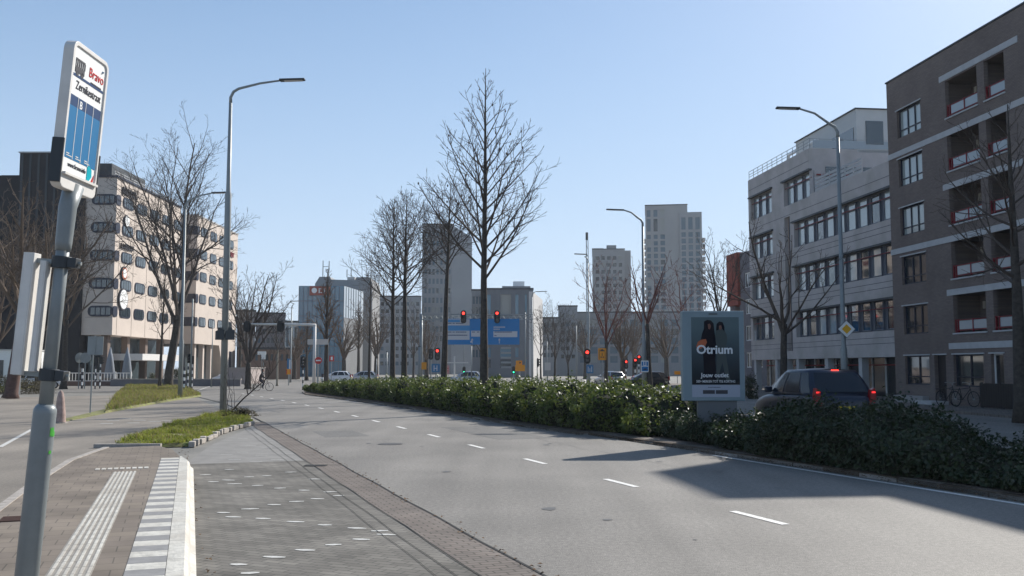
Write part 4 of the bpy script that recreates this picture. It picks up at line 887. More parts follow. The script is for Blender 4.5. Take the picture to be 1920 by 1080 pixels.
# ---------------------------------------------------------------- bus stop sign (foreground)
Bp = P(50, 1080, 4.8); Tp = P(131, 352, 4.8); ax_ = (Tp-Bp).normalized(); foot = Bp+ax_*((ZP-Bp.z)/ax_.z)
q_ = V((0, 0, 1)).rotation_difference(ax_) @ Quaternion((0, 0, 1), R(90))
bs = thing('bus_stop_sign', 'tall leaning grey bus stop pole with white and blue panel on the platform', 'sign', foot, rot=q_.to_euler())
LT = (Tp-foot).length
def lz(v): return (P(960, v, 4.8).z-ZP)/ax_.z
MB().tube([(0, 0, -.05), (0, 0, lz(775)), (0, 0, lz(768)), (0, 0, lz(762)), (0, 0, lz(758))], [.056, .054, .054, .046, .036], 24).build('lower_pole', M_pole, bs, True)
MB().tube([(0, 0, lz(764)), (0, 0, LT-.06)], [.034, .032], 20).build('upper_pole', M_pole, bs, True)
MB().tube([(0, 0, lz(470)), (0, 0, LT-.28), (.0, 0, LT-.1), (.04, 0, LT+.01)], [.038, .04, .044, .05], 20).build('sleeve', M_pole, bs, True)
for v, nm in ((703, 'clamp'), (492, 'clamp')):
    m = MB().tube([(0, 0, lz(v)-.03), (0, 0, lz(v)+.03)], .047, 20); m.box(-.03, .03, -.085, -.04, lz(v)-.025, lz(v)+.025)
    c = m.build(nm, M_dsteel, bs, bevel=.003); MB().box(-.02, .02, .03, .17, lz(v)-.012, lz(v)+.012).build('bracket_arm', M_steel, c)
    MB().tube([(-.0, -.1, lz(v)), (0, -.08, lz(v))], .01, 6).build('bolt', M_steel, c)
for y0, wd, dpt in ((.115, .055, .05), (.055, .03, .045)):
    m = MB(); zb, zt = lz(706 if y0 > .1 else 698), lz(479 if y0 > .1 else 492)
    m.box(-dpt, dpt*.4, y0, y0+.006, zb, zt); m.box(-dpt, dpt*.4, y0+wd-.006, y0+wd, zb, zt); m.box(-dpt, -dpt+.006, y0+.006, y0+wd-.006, zb, zt)
    m.build('timetable_rail', M_offw, bs, bevel=.002)
# head: thin case, reading side towards the road (local -y), local x runs away from the camera
hx0, hx1, hz0, hz1 = -.17, .24, LT-.02, LT+.72
fr_ = MB(); o_ = rrect(hx0, hx1, hz0, hz1, .05, 4); i_ = rrect(hx0+.022, hx1-.022, hz0+.07, hz1-.022, .03, 4)
n = len(o_); ys = (-.026, .026)
vs = [(p[0], y, p[1]) for y in ys for p in o_]+[(p[0], y, p[1]) for y in ys for p in i_]
fs = []
for i in range(n):
    j = (i+1) % n; fs += [(i, n+i, n+j, j), (2*n+i, 2*n+j, 3*n+j, 3*n+i), (i, j, 2*n+j, 2*n+i), (n+i, 3*n+i, 3*n+j, n+j)]
fr_.add(vs, fs).build('head_frame', M_offw, bs, bevel=.003)
pn = MB().slab(i_, -.0178, .0178).build('panel', M_whitep, bs)
X0, X1, Z0, Z1 = hx0+.03, hx1-.03, hz0+.075, hz1-.03; hh_ = Z1-Z0
def pl_(x0, x1, f0, f1, m, nm, y=-.0195, par=None): return MB().box(X0+(X1-X0)*x0, X0+(X1-X0)*x1, y, -.018, Z1-hh_*f1, Z1-hh_*f0).build(nm, m, par or pn)
pl_(0, 1, .205, .225, M_navy, 'blue_stripe'); pl_(0, 1, .375, .46, M_navy, 'navy_band'); pl_(0, 1, .46, .875, M_blue2, 'blue_field')
for k in (.25, .5, .75): pl_(k-.006, k+.006, .375, .875, M_offw, 'divider_line', y=-.0205)
m = MB()                                    # bus pictogram
bx, bz, bw_, bh_ = X0+.02, Z1-.12, .1, .07
m.box(bx, bx+bw_, -.0205, -.018, bz, bz+bh_*.42); m.box(bx, bx+bw_, -.0205, -.018, bz+bh_*.88, bz+bh_)
for k in range(6): m.box(bx+k*bw_/5-.0035*(k > 0), bx+k*bw_/5+.005, -.0205, -.018, bz+bh_*.42, bz+bh_*.88)
for k in (.25, .78): m.tube([(bx+bw_*k, -.0205, bz-.003), (bx+bw_*k, -.018, bz-.003)], .015, 12)
m.build('bus_pictogram', M_sgn, pn)
rt = (pi/2, 0, 0)
text('lettering', 'Bravo', M_red, pn, (X0+.17, -.0195, Z1-.1), rt, .07, .165, .001, .0)
m = MB().tube([(X0+.325, -.0205, Z1-.03), (X0+.325, -.018, Z1-.035)], .012, 3); m.build('logo_mark', M_blue2, pn)
text('lettering', 'Zernikestraat', M_sgn, pn, (X0+.045, -.0195, Z1-.2), rt, .06, .285, .001, .0)
m = MB()
for k in range(7): m.box(X0+.2+k*.018, X0+.212+k*.018, -.0205, -.018, Z1-.13, Z1-.123)
m.build('small_print', M_sgn, pn)
text('lettering', 'B', M_whitep, pn, (X0+.105, -.0195, Z1-.288), rt, .055, None, .001, .001)
text('lettering', 'www.bravo.info', M_sgn, pn, (X0+.05, -.0195, Z0+.04), rt, .034, .2, .001)
m = MB()
for a, b in ((.02, .05), (.12, .15), (.22, .25)): m.box(X0+a, X0+b, -.021, -.018, Z0+.1, Z0+.105); m.box(X0+a, X0+b+.03, -.021, -.018, Z0+.09, Z0+.094)
m.build('small_print', M_offw, pn)
m = MB().slab([(X1-.085, Z0+.012), (X1-.055, Z0+.012), (X1-.03, Z0+.035), (X1-.035, Z0+.07), (X1-.06, Z0+.085), (X1-.085, Z0+.085)], -.0205, -.018); m.build('logo_mark', mat('teal', (.0, .35, .42), .4), pn)
MB().slab([(X1-.03, Z0+.012), (X1-.004, Z0+.05), (X1-.01, Z0+.012)], -.0205, -.018).build('logo_mark', M_red, pn)
for a in (hx0, hx1): MB().box(a-.006, a+.006, -.03, .03, hz0+.02, hz0+.24).build('edge_cover', M_dsteel, bs, bevel=.003)
MB().box(hx0+.02, hx1-.02, -.042, .0, hz0+.066, hz0+.078).build('ledge', M_offw, bs)
# two green sticker scraps on the thick pole
m = MB()
for a, v, h_, wd in ((-1.85, 808, .026, .45), (-1.6, 812, .015, .3), (-1.85, 846, .01, .3)):
    n = 5; vv = []
    for i in range(n+1):
        t = a+wd*(i/n-.5); vv += [(.0565*cos(t), .0565*sin(t), lz(v)-h_*(1-.4*(i % 2))), (.0565*cos(t), .0565*sin(t), lz(v)+h_*(.6+.4*((i+1) % 2)))]
    m.add(vv, [(2*i, 2*i+2, 2*i+3, 2*i+1) for i in range(n)])
m.build('green_sticker', mat('fluo_green', (.07, .36, .05), .5), bs)

# ---------------------------------------------------------------- advertising panel
bb0, bb1 = P(1280, 690, 24.2), P(1396, 690, 24.2); WB = bb1.x-bb0.x; sB = 24.2/1800
ZT = P(1338, 583, 24.2).z; ZBm = P(1338, 752, 24.2).z; ZG = .1
ad = thing('advertising_panel', 'free standing grey blue advertising panel with fashion poster on the median', 'billboard', (bb0.x, 24.2, ZG), R(-1))
M_adf = mat('panel_frame_blue_grey', (.16, .22, .25), .45, spec=.5, var=.06, scale=2)
MB().box(0, WB, 0, .3, ZBm-ZG, ZT-ZG).build('case', M_adf, ad, bevel=.02)
MB().box(.38, WB-.2, .05, .25, 0, ZBm-ZG).build('pedestal', mat('pedestal_grey', (.12, .13, .14), .6), ad)
px = lambda u: (u-1280)*sB; pz = lambda v: H0+(690-v)*sB-ZG
M_pbg = bpy.data.materials.new('poster_backdrop'); M_pbg.use_nodes = True; n_ = M_pbg.node_tree; b_ = n_.nodes['Principled BSDF']; b_.inputs['Roughness'].default_value = .6; b_.inputs['Specular IOR Level'].default_value = .1
tc_ = n_.nodes.new('ShaderNodeTexCoord'); sx_ = n_.nodes.new('ShaderNodeSeparateXYZ'); n_.links.new(tc_.outputs['Generated'], sx_.inputs[0])
cr_ = n_.nodes.new('ShaderNodeValToRGB'); cr_.color_ramp.elements[0].position = .02; cr_.color_ramp.elements[0].color = (.008, .01, .014, 1); cr_.color_ramp.elements[1].position = .85; cr_.color_ramp.elements[1].color = (.09, .13, .14, 1)
e_ = cr_.color_ramp.elements.new(.22); e_.color = (.02, .03, .038, 1); e_ = cr_.color_ramp.elements.new(.5); e_.color = (.045, .065, .078, 1)
n_.links.new(sx_.outputs[2], cr_.inputs[0]); n_.links.new(cr_.outputs[0], b_.inputs['Base Color'])
po = MB().box(px(1297), px(1386), -.004, .01, pz(721), pz(595)).build('poster', M_pbg, ad)
MB().box(px(1297), px(1386), -.005, .01, pz(744), pz(721.3)).build('poster_footer', mat('footer_grey', (.3, .33, .4), .3), ad)
def silhouette(pts, m, nm, y): return MB().slab([(px(u), pz(v)) for u, v in pts], y, y+.003).build(nm, m, po)
M_fd = mat('figure_dark', (.005, .005, .01), .7, spec=.1); M_fl = mat('figure_grey_knit', (.06, .075, .075), .7, spec=.1); M_skin = mat('figure_skin', (.16, .07, .05), .5)
silhouette([(1321, 603), (1327, 600), (1334, 601), (1339, 607), (1340, 620), (1342, 634), (1343, 650), (1341, 675), (1343, 712), (1320, 716), (1319, 680), (1318, 655), (1314, 640), (1317, 626), (1321, 616)], M_fd, 'figure', -.007)
silhouette([(1328, 608), (1332, 607), (1334, 612), (1332, 618), (1329, 617)], M_skin, 'face', -.009)
silhouette([(1344, 608), (1349, 603), (1355, 604), (1358, 611), (1359, 620), (1363, 628), (1364, 640), (1360, 652), (1361, 664), (1366, 700), (1369, 714), (1361, 714), (1354, 680), (1348, 700), (1346, 713), (1342, 713), (1344, 668), (1342, 648), (1341, 632), (1343, 620)], M_fl, 'figure', -.006)
silhouette([(1343, 620), (1345, 607), (1350, 603), (1356, 605), (1359, 613), (1359, 622), (1355, 617), (1353, 610), (1349, 611), (1348, 619)], M_fd, 'hair', -.010)
silhouette([(1349, 610), (1353, 610), (1354, 615), (1352, 619), (1349, 617)], M_skin, 'face', -.008)
silhouette([(1306, 650), (1309, 641), (1316, 637), (1324, 636), (1326, 642), (1322, 650), (1314, 654), (1308, 656)], mat('figure_orange_bag', (.38, .09, .03), .4), 'bag', -.009)
M_pw = mat('poster_white', (.6, .62, .64), .4)
text('lettering', 'Otrium', M_pw, po, (px(1306), -.012, pz(663)), (pi/2, 0, 0), .3, px(1373)-px(1306), .001, .008)
text('lettering', 'Jouw outlet', M_pw, po, (px(1314), -.012, pz(707)), (pi/2, 0, 0), .15, px(1366)-px(1314), .001, .003)
text('lettering', '500+ MERKEN TOT 75% KORTING', M_pw, po, (px(1305), -.012, pz(717)), (pi/2, 0, 0), .085, px(1377)-px(1305), .001, .001)
for a in (1317, 1341): MB().box(px(a), px(a+22), -.009, -.004, pz(738), pz(731)).build('store_badge', M_sgn, ad)
m = MB()
for k in range(9): m.box(px(1327+k*2.6), px(1328.7+k*2.6), -.009, -.004, pz(726.5), pz(725.3))
m.build('small_print', M_sgn, ad)
m = MB().box(px(1330), px(1346), -.02, .0, pz(590), pz(588)); m.build('lock_bar', M_dsteel, ad)

# ---------------------------------------------------------------- street lamps
def lamp(label, u, v_or_D, vtop, uend, vend, r=.09, D=None, z0=0, headlen=1.0, thick=None):
    b = base(u, D, z0); top = P(u, vtop, D); e = P(uend, vend, D); s_ = 1 if e.x > top.x else -1; ln = abs(e.x-top.x)
    t = thing('street_lamp', label, 'street lamp', b, 0, 'tall steel street lamps')
    H = top.z-z0; hb = max(.9, H*.1)
    zt = (P(u, thick, D).z-z0) if thick else H*.25
    MB().tube([(0, 0, 0), (0, 0, zt), (0, 0, zt+.15), (0, 0, H-.5)], [r*1.45, r*1.4, r, r*.72], 12).build('pole', M_steel, t, True)
    ez = e.z-z0; k = .35
    pts = [(0, 0, H-.5), (0, 0, H-.25), (s_*.12, 0, H), (s_*.35, 0, H+.14), (s_*(ln-headlen)*.6, 0, H+(ez-H)*.75), (s_*(ln-headlen), 0, ez)]
    MB().tube(pts, [r*.72, r*.7, r*.66, r*.6, r*.5, r*.42], 8).build('arm', M_steel, t, True)
    m = MB().prism([(-.16, 0), (.16, 0), (.13, headlen), (-.13, headlen)], -.03, .05)
    hd = m.build('lamp_head', M_dsteel, t, bevel=.02); hd.location = (s_*(ln-headlen), 0, ez); hd.rotation_euler = (R(2), 0, R(-90)*s_)
    MB().box(-.1, .1, .2, headlen-.1, -.045, -.03).build('light_panel', M_offw, hd)
    return t
L1 = lamp('tall lamp post on the grassy island nose, arm reaching right', 420, 0, 172, 559, 151, .1, 41, .1, 1.1, 365)
lamp('lamp post standing on the verge in front of the big left tree', 339, 0, 378, 420, 362, .1, 62, .1, 1.1, 640)
L3 = lamp('lamp post with yellow diamond sign before the grey office', 1583, 0, 238, 1468, 204, .11, 44, .1, 1.1, 655)
L4 = lamp('lamp post with blue pictogram sign behind the hedge', 1208, 0, 412, 1140, 394, .12, 70, .1, 1.3, 640)
lamp('distant lamp post right of the direction gantry', 998, 0, 550, 1026, 547, .1, 135, 0, 1.6)
lamp('distant lamp post left of the grey towers', 1104, 0, 484, 1078, 477, .1, 100, 0, 1.3)
lamp('distant double curved lamp before the blue glass office', 545, 0, 572, 558, 565, .1, 130, 0, 1.2)
ms_ = thing('radio_mast', 'thin lattice mast with dark tip left of the grey towers', 'mast', base(1102, 180), 0)
HM = P(1102, 450, 180).z; m = MB()
for a in range(3): x, y = .3*cos(a*2.09), .3*sin(a*2.09); m.tube([(x, y, 0), (x*.7, y*.7, HM)], .07, 4)
for i in range(int(HM/1.5)): z = i*1.5; m.tube([(.3*.85, 0, z), (-.15*.85, .26*.85, z+1.4)], .04, 3); m.tube([(-.15*.85, .26*.85, z), (-.15*.85, -.26*.85, z+1.4)], .04, 3)
m.build('lattice', M_steel, ms_); MB().tube([(0, 0, HM), (0, 0, P(1102, 436, 180).z)], .25, 6).build('antenna', M_dsteel, ms_)
sp = thing('priority_road_sign', 'yellow and white diamond priority sign on the lamp post before the grey office', 'road sign', P(1587, 617, 43.8), 0)
def diamond(r, y0, y1): return MB().slab([(0, -r), (r, 0), (0, r), (-r, 0)], y0, y1)
diamond(.41, -.02, .0).build('backing', M_sgn, sp); diamond(.385, -.03, -.02).build('white_face', M_whitep, sp); diamond(.22, -.038, -.03).build('yellow_centre', mat('sign_yellow', (.8, .42, .02), .5), sp)
MB().box(-.16, .04, 0, .12, -.03, .03).build('clamp', M_steel, sp)
def rsign(name, label, u, v, D, w_, h_, m_, pole=True, z0=0, marks=None, edge=None, rz=0, cat='road sign'):
    c = P(u, v, D); t = thing(name, label, cat, (c.x, D, z0 if pole else c.z), rz); z = c.z-z0 if pole else 0
    p = MB().slab(rrect(-w_/2, w_/2, z-h_/2, z+h_/2, min(w_, h_)*(.499 if name == 'no_entry_sign' else .12), 5), -.03, 0).build('plate', m_, t)
    if marks:
        for mm, bxs in marks:
            k = MB()
            for x0, x1, a, b in bxs: k.box(-w_/2+x0*w_, -w_/2+x1*w_, -.036, -.03, z-h_/2+a*h_, z-h_/2+b*h_)
            k.build('marking', mm, p)
    if pole: MB().tube([(0, .05, 0), (0, .05, z+h_/2)], .04, 8).build('pole', M_steel, t)
    else: MB().box(-.05, .05, 0, .12, -.04, .04).build('clamp', M_steel, t)
    return t
rsign('pictogram_sign', 'blue and white pictogram sign on the far lamp post', 1209, 687, 69.7, .55, .85, M_whitep, False, marks=[(M_blue, [(.08, .92, .1, .48), (.08, .3, .55, .9), (.7, .92, .55, .9), (.42, .58, .6, .9)]), (M_whitep, [(.3, .75, .2, .3)])])
tb = P(179, 648, 40)
t = thing('road_sign', 'grey back of a rectangular road sign on a slim pole in the verge', 'road sign', (P(172, 690, 40).x, 40, .1), R(4), rot=(0, R(.9), 0))
zt_ = tb.z-.1; sg = 40/1800
MB().tube([(0, 0, 0), (0, 0, zt_-.4), (.05, 0, zt_+.42)], .03, 10).build('pole', M_steel, t)
p = MB().box(-.23, .42, -.05, -.03, zt_-.38, zt_+.38).build('plate', M_steel, t); m = MB().box(-.23, .42, -.07, -.05, zt_-.38, zt_-.35); m.box(-.23, .42, -.07, -.05, zt_+.35, zt_+.38); m.box(.08, .12, -.075, -.05, zt_-.35, zt_+.3); m.build('rim', M_steel, p)
# back boards on the tall lamp post
for sgn, lab in ((-1, 'left'), (1, 'right')):
    c = P(412 if sgn < 0 else 431, 626, 40.7)
    t = thing('road_sign', 'dark back of a stepped sign board on the %s side of the tall lamp post' % lab, 'road sign', (c.x, 40.75, c.z)); s_ = 41/1800
    MB().slab([(-9*s_, -11*s_), (8*s_, -11*s_), (8*s_, 8*s_), (4*s_, 8*s_), (3*s_, 12*s_), (-4*s_, 12*s_), (-5*s_, 7*s_), (-9*s_, 5*s_)], 0, .04).build('plate', M_dsteel, t)
    MB().box(-sgn*.12-.12, -sgn*.12+.12, .04, .2, -.03, .03).build('clamp', M_steel, t)
# cone bollard
cb = G(112, 793); t = thing('bollard', 'pale pinkish concrete cone bollard beside the verge', 'bollard', cb)
MB().tube([(0, 0, 0), (0, 0, .06), (0, 0, .35), (0, 0, .9), (0, 0, 1.08), (0, 0, 1.15)], [.21, .2, .18, .12, .08, .02], 16).build('body', mat('pink_concrete', (.34, .25, .22), .9, var=.25, scale=6, bump=.3), t, True)
MB().tube([(0, 0, -.01), (0, 0, .03)], .25, 16).build('footing', M_kerb, t)

# ---------------------------------------------------------------- signals, gantries, zebra posts
def zebra(parent, x, y, h, r=.07, z0=0):
    n = max(3, int(h/.28)); p = MB().tube([(x, y, z0), (x, y, z0+h)], r, 8).build('striped_post', M_whitep, parent); m = MB()
    for i in range(0, n, 2): m.tube([(x, y, z0+h*i/n), (x, y, z0+h*(i+1)/n)], r+.006, 8)
    m.build('black_bands', M_sgn, p); return p
SIGM = {}
def signal(label, u, v, D, lit='red', sc=1.0, post=None, z0=0, board=True, rz=0, back=False, group='traffic signals at the junction'):
    c = P(u, v, D); zc = c.z-z0; t = thing('traffic_signal', label, 'traffic light', (c.x, D, z0), rz, group)
    w_, h_ = .3*sc, .95*sc
    if board: MB().slab(rrect(-w_*.85, w_*.85, zc-h_*.62, zc+h_*.62, w_*.8, 5), .06, .08).build('backboard', M_black, t)
    MB().box(-w_/2, w_/2, -.1*sc, .06, zc-h_/2, zc+h_/2).build('housing', M_black, t, bevel=.02)
    for k, nm in enumerate(('red', 'amber', 'green')):
        z = zc+h_*.33*(1-k); on = nm == lit and not back
        sg_ = -1
        MB().tube([(0, -.115*sc, z), (0, -.1*sc, z)], .115*sc, 14).build('lens', (M_lred if nm == 'red' else M_lgrn) if on else M_glass_d, t)
        m = MB(); n = 8; vv = []
        for i in range(n+1): a = pi*i/n; vv += [(.13*sc*cos(a), -.1*sc, z+.13*sc*sin(a)), (.13*sc*cos(a), -.32*sc, z+.13*sc*sin(a))]
        m.add(vv, [(2*i, 2*i+1, 2*i+3, 2*i+2) for i in range(n)]); m.build('visor', M_black, t)
    if post == 'zebra': zebra(t, 0, .12, zc-h_/2, .06*max(1, sc))
    elif post == 'steel': MB().tube([(0, .12, 0), (0, .12, zc+h_/2)], .06, 8).build('post', M_steel, t)
    else: MB().box(-.05, .05, .06, .25, zc-.06, zc+.06).build('bracket', M_steel, t)
    return t
# main gantry with the blue direction sign, D = 100
gz = P(900, 592, 100).z; gxa, gxb = P(788, 690, 100).x, P(1000, 690, 100).x
gt = thing('sign_gantry', 'grey steel gantry arm carrying the blue direction sign', 'gantry', (gxa, 100, 0))
MB().tube([(0, .6, 0), (0, .6, gz+.2)], [.2, .16], 12).build('post', M_steel, gt, True)
m = MB().box(-.2, gxb-gxa, .5, .62, gz+.1, gz+.22); m.box(-.2, gxb-gxa, .5, .62, gz-.42, gz-.3); m.box(-.2, gxb-gxa, 1.1, 1.2, gz-.1, gz)
for i in range(20): x = i*(gxb-gxa)/20; m.tube([(x, .56, gz-.36), (x+(gxb-gxa)/40, .56, gz+.16), (x+(gxb-gxa)/20, .56, gz-.36)], .03, 4)
m.build('truss_beam', M_steel, gt)
sx0, sx1, sz0, sz1 = P(835, 690, 100).x, P(974, 690, 100).x, P(900, 646, 100).z, P(900, 597.5, 100).z
dsn = thing('direction_sign', 'wide blue motorway direction sign with white panels over the road', 'road sign', (sx0, 100.2, sz0)); WS, HS = sx1-sx0, sz1-sz0
pb = MB().box(0, WS, 0, .1, 0, HS).build('board', M_blue, dsn)
fx = lambda u: (u-835)/139*WS; fz = lambda v: (646-v)/48.5*HS
M_sky = mat('sign_light_blue', (.05, .25, .5), .5); M_pw2 = mat('sign_white_panel', (.5, .51, .53), .5)
m = MB(); m.box(fx(838), fx(880), -.02, 0, fz(610), fz(598.5)); m.box(fx(838), fx(880), -.02, 0, fz(637), fz(620)); m.box(fx(883), fx(906), -.02, 0, fz(631), fz(620)); m.box(fx(925), fx(970), -.02, 0, fz(632), fz(621)); m.build('white_panel', M_pw2, pb)
m = MB(); m.box(fx(838), fx(880), -.018, 0, fz(620), fz(610)); m.box(fx(838.5), fx(862), -.024, 0, fz(604), fz(599.5)); m.build('light_blue_panel', M_sky, pb)
m = MB(); rg = random.Random(5)
for u0, u1, v in ((839, 846, 606), (848, 852, 606), (854, 868, 606), (839, 846, 622.5), (848, 852, 622.5), (854, 874, 622.5), (885, 890, 622.5), (894, 898, 622.5), (901, 904, 622.5), (839, 876, 628.5), (927, 960, 622.5), (927, 931, 629)):
    u = u0
    while u < u1: q = rg.uniform(1.2, 2.4); m.box(fx(u), fx(min(u+q*.8, u1)), -.03, -.02, fz(v+.9), fz(v-.9)); u += q
m.build('dark_lettering', M_navy, pb)
m = MB(); u = 925.5
while u < 947: m.box(fx(u), fx(u+1.3), -.02, 0, fz(614.5), fz(612)); u += 2
u = 925.5
while u < 936: m.box(fx(u), fx(u+1.3), -.02, 0, fz(618.5), fz(616)); u += 2
for u in (885, 936): m.box(fx(u-.5), fx(u+.7), -.02, 0, fz(644), fz(637)); m.slab([(fx(u-2), fz(638)), (fx(u+2.2), fz(638)), (fx(u+.1), fz(634))], -.02, 0)
m.slab([(fx(881), fz(641)), (fx(884), fz(638)), (fx(885), fz(641)), (fx(883), fz(643))], -.02, 0); m.build('white_lettering', M_pw2, pb)
for x in (fx(850), fx(905), fx(955)): MB().box(x-.06, x+.06, .1, .3, -.1, HS+.3).build('mounting_rail', M_steel, dsn)
signal('red signal over the left half of the blue direction sign', 869, 594, 99.3, 'red', 1.15, board=True)
signal('red signal over the right half of the blue direction sign', 932, 594, 99.3, 'red', 1.15, board=True)
signal('red signal low beside the second hedge tree', 820, 664, 92, 'red', 1.0, 'steel')
signal('dark signal beside the gantry post', 808, 664, 92.6, None, .9, 'steel')
signal('near red signal left of the orange detour sign', 1101, 668, 72, 'red', .95, 'steel')
signal('small red signal on a striped post, leftmost of three', 1174, 683, 96, 'red', .8, 'zebra')
signal('small red signal on a striped post, middle of three', 1191, 680, 95, 'red', .8, 'zebra')
signal('small red signal on a striped post, rightmost of three', 1198, 674, 94, 'red', .8, 'zebra')
signal('small green signal left of the tall hedge tree under the sign', 870, 694, 120, 'green', .75, 'zebra')
signal('small green signal beside the stacked orange signs', 963, 694, 112, 'green', .75, 'steel')
signal('dark signal seen edge on right of the pale office corner', 1009, 680, 118, None, 1.0, 'steel', rz=R(70))
signal('dark signal on a striped post left of the no entry sign', 568, 679, 86, None, .9, 'zebra')
signal('dark signal on striped posts before the big left tree', 354, 672, 88, None, .9, 'zebra', board=False, rz=R(30))
signal('dark signal beside the rightmost striped post before the beige tower', 361, 675, 87, None, .8, 'zebra', board=False, rz=R(200))
signal('dark signal behind the grey sign back on the left path', 181, 678, 90, None, .8, 'zebra', rz=R(180))
signal('dark round topped signal among the striped posts at the left', 191, 676, 92, None, .7, 'zebra', rz=R(150))
# left cantilever, D = 86
ca0, ca1 = P(453, 690, 86).x, P(589, 690, 86).x; cz = P(500, 610, 86).z
ct = thing('signal_gantry', 'pale cantilever arm with two dark signals over the left road', 'gantry', (ca1, 86, 0))
MB().tube([(0, 0, 0), (0, 0, cz)], [.16, .13], 10).build('post', M_offw, ct, True); MB().tube([(.1, 0, cz), (-.6, 0, cz+.05), (ca0-ca1, 0, cz+.12)], [.13, .11, .07], 8).build('arm', M_offw, ct, True)
for u, w_ in ((463, 'left'), (526, 'right')):
    c = P(u, 612, 85.7); t = thing('traffic_signal', 'dark rear of the %s signal hanging on the cantilever arm' % w_, 'traffic light', (c.x, 85.75, c.z), 0, 'traffic signals at the junction')
    MB().slab(rrect(-.34, .34, -.5, .5, .33, 6), 0, .03).build('backboard', M_black, t); MB().box(-.15, .15, -.14, 0, -.42, .42).build('housing', M_black, t, bevel=.02); MB().box(-.04, .04, .03, .3, -.04, .04).build('bracket', M_steel, t)
# assorted small signs
rsign('no_entry_sign', 'red and white no entry sign under the cantilever post', 597, 676, 84, .62, .62, M_red, True, marks=[(M_whitep, [(.15, .85, .42, .6)])])
t = thing('striped_post', 'black and white striped guard post right of the cantilever post', 'post', base(605, 83)); zebra(t, 0, 0, 1.45, .09)
t = thing('striped_post', 'black and white striped guard post by the left cycle crossing', 'post', base(155, 92)); zebra(t, 0, 0, 1.9, .1)
t = thing('striped_post', 'striped guard post directly left of the big left tree trunk lamp', 'post', base(346, 84)); zebra(t, 0, 0, 2.0, .09)
for u, lab in ((150, 'oval grey back of a round sign far left of the sign post'), (160, 'round grey sign back beside the oval one')):
    c = P(u, 671, 91); t = thing('road_sign', lab, 'road sign', (c.x, 91, 0), R(60 if u == 150 else 10)); MB().tube([(0, 0, c.z), (0, .04, c.z)], .5, 18).build('plate', M_steel, t); MB().tube([(0, .07, 0), (0, .07, c.z)], .05, 6).build('pole', M_steel, t)
BLK = lambda bx: [(M_sgn, bx)]
rsign('detour_sign', 'orange detour sign with black roof shaped arrow behind the hedge', 1129, 664, 74, .62, .92, M_orange, True, marks=BLK([(.12, .88, .74, .8), (.3, .7, .8, .86), (.42, .58, .86, .92), (.46, .54, .35, .6), (.1, .16, .06, .7), (.84, .9, .06, .7), (.3, .44, .18, .3), (.56, .7, .18, .3)]))
rsign('detour_sign', 'upper orange detour sign with black arrow right of the blue gantry sign', 973, 680, 95, .62, .42, M_orange, True, marks=BLK([(.55, .75, .3, .7), (.7, .85, .42, .58)]))
rsign('detour_sign', 'lower blank orange detour board under the arrow one', 975, 690, 94.8, .95, .62, M_orange, True)
rsign('detour_sign', 'orange board beside the gantry post', 795, 686, 96, .5, .72, M_orange, True)
rsign('detour_sign', 'tiny orange board left of the advertising panel', 1270, 699, 110, .7, .4, M_orange, True)
rsign('lane_sign', 'blue lane arrow sign below the red signal by the second hedge tree', 817, 690, 91.5, .8, .8, M_blue2, True, marks=[(M_pw, [(.25, .35, .15, .8), (.6, .7, .15, .8), (.3, .6, .4, .5)])])
rsign('lane_sign', 'blue lane arrow sign below the near red signal', 1106, 692, 71.5, .52, .62, M_blue2, True, marks=[(M_pw, [(.2, .3, .15, .8), (.45, .55, .15, .6), (.7, .8, .15, .8)])])
rsign('banner', 'blue and white vertical banner sign beyond the junction', 542, 683, 110, .45, 1.3, M_blue2, True, marks=[(M_pw, [(.5, .9, .1, .9)])])
rsign('road_sign', 'orange and red sign under the blue banner', 541, 697, 108, .5, .6, M_orange, True, marks=[(M_red, [(.0, .15, .1, .9), (.85, 1, .1, .9)])])
rsign('road_sign', 'small red and white triangular looking sign before the blue glass office', 622, 672, 120, .6, .7, M_red, True, marks=[(M_whitep, [(.3, .7, .2, .8)])])
rsign('road_sign', 'stacked white sign plates behind the many stemmed tree', 491, 662, 100, .9, .35, M_whitep, True)
rsign('road_sign', 'white sign plate behind the cyclist', 494, 669, 99, .45, .5, M_whitep, True)
rsign('road_sign', 'red ringed sign left of the tall hedge tree', 838, 693, 100, .5, .9, mat('pink_sign', (.5, .25, .25), .5), True, marks=[(M_red, [(.2, .8, .6, .7), (.2, .8, .3, .4)])])
rsign('direction_sign', 'pale blue direction plate on the cantilever post', 596, 641, 88, 1.9, .5, M_palec, True)
rsign('road_sign', 'grey box sign right of the pale office', 1027, 687, 112, .7, .9, M_palec, True)
t = thing('frame_post', 'pale T shaped post below the blue direction sign', 'post', base(852, 98)); MB().tube([(0, 0, 0), (0, 0, P(852, 668, 98).z)], .08, 6).build('post', M_offw, t); zc = P(852, 680, 98).z; MB().box(-.8, 1.4, -.05, .05, zc-.06, zc+.06).build('crossbar', M_offw, t)
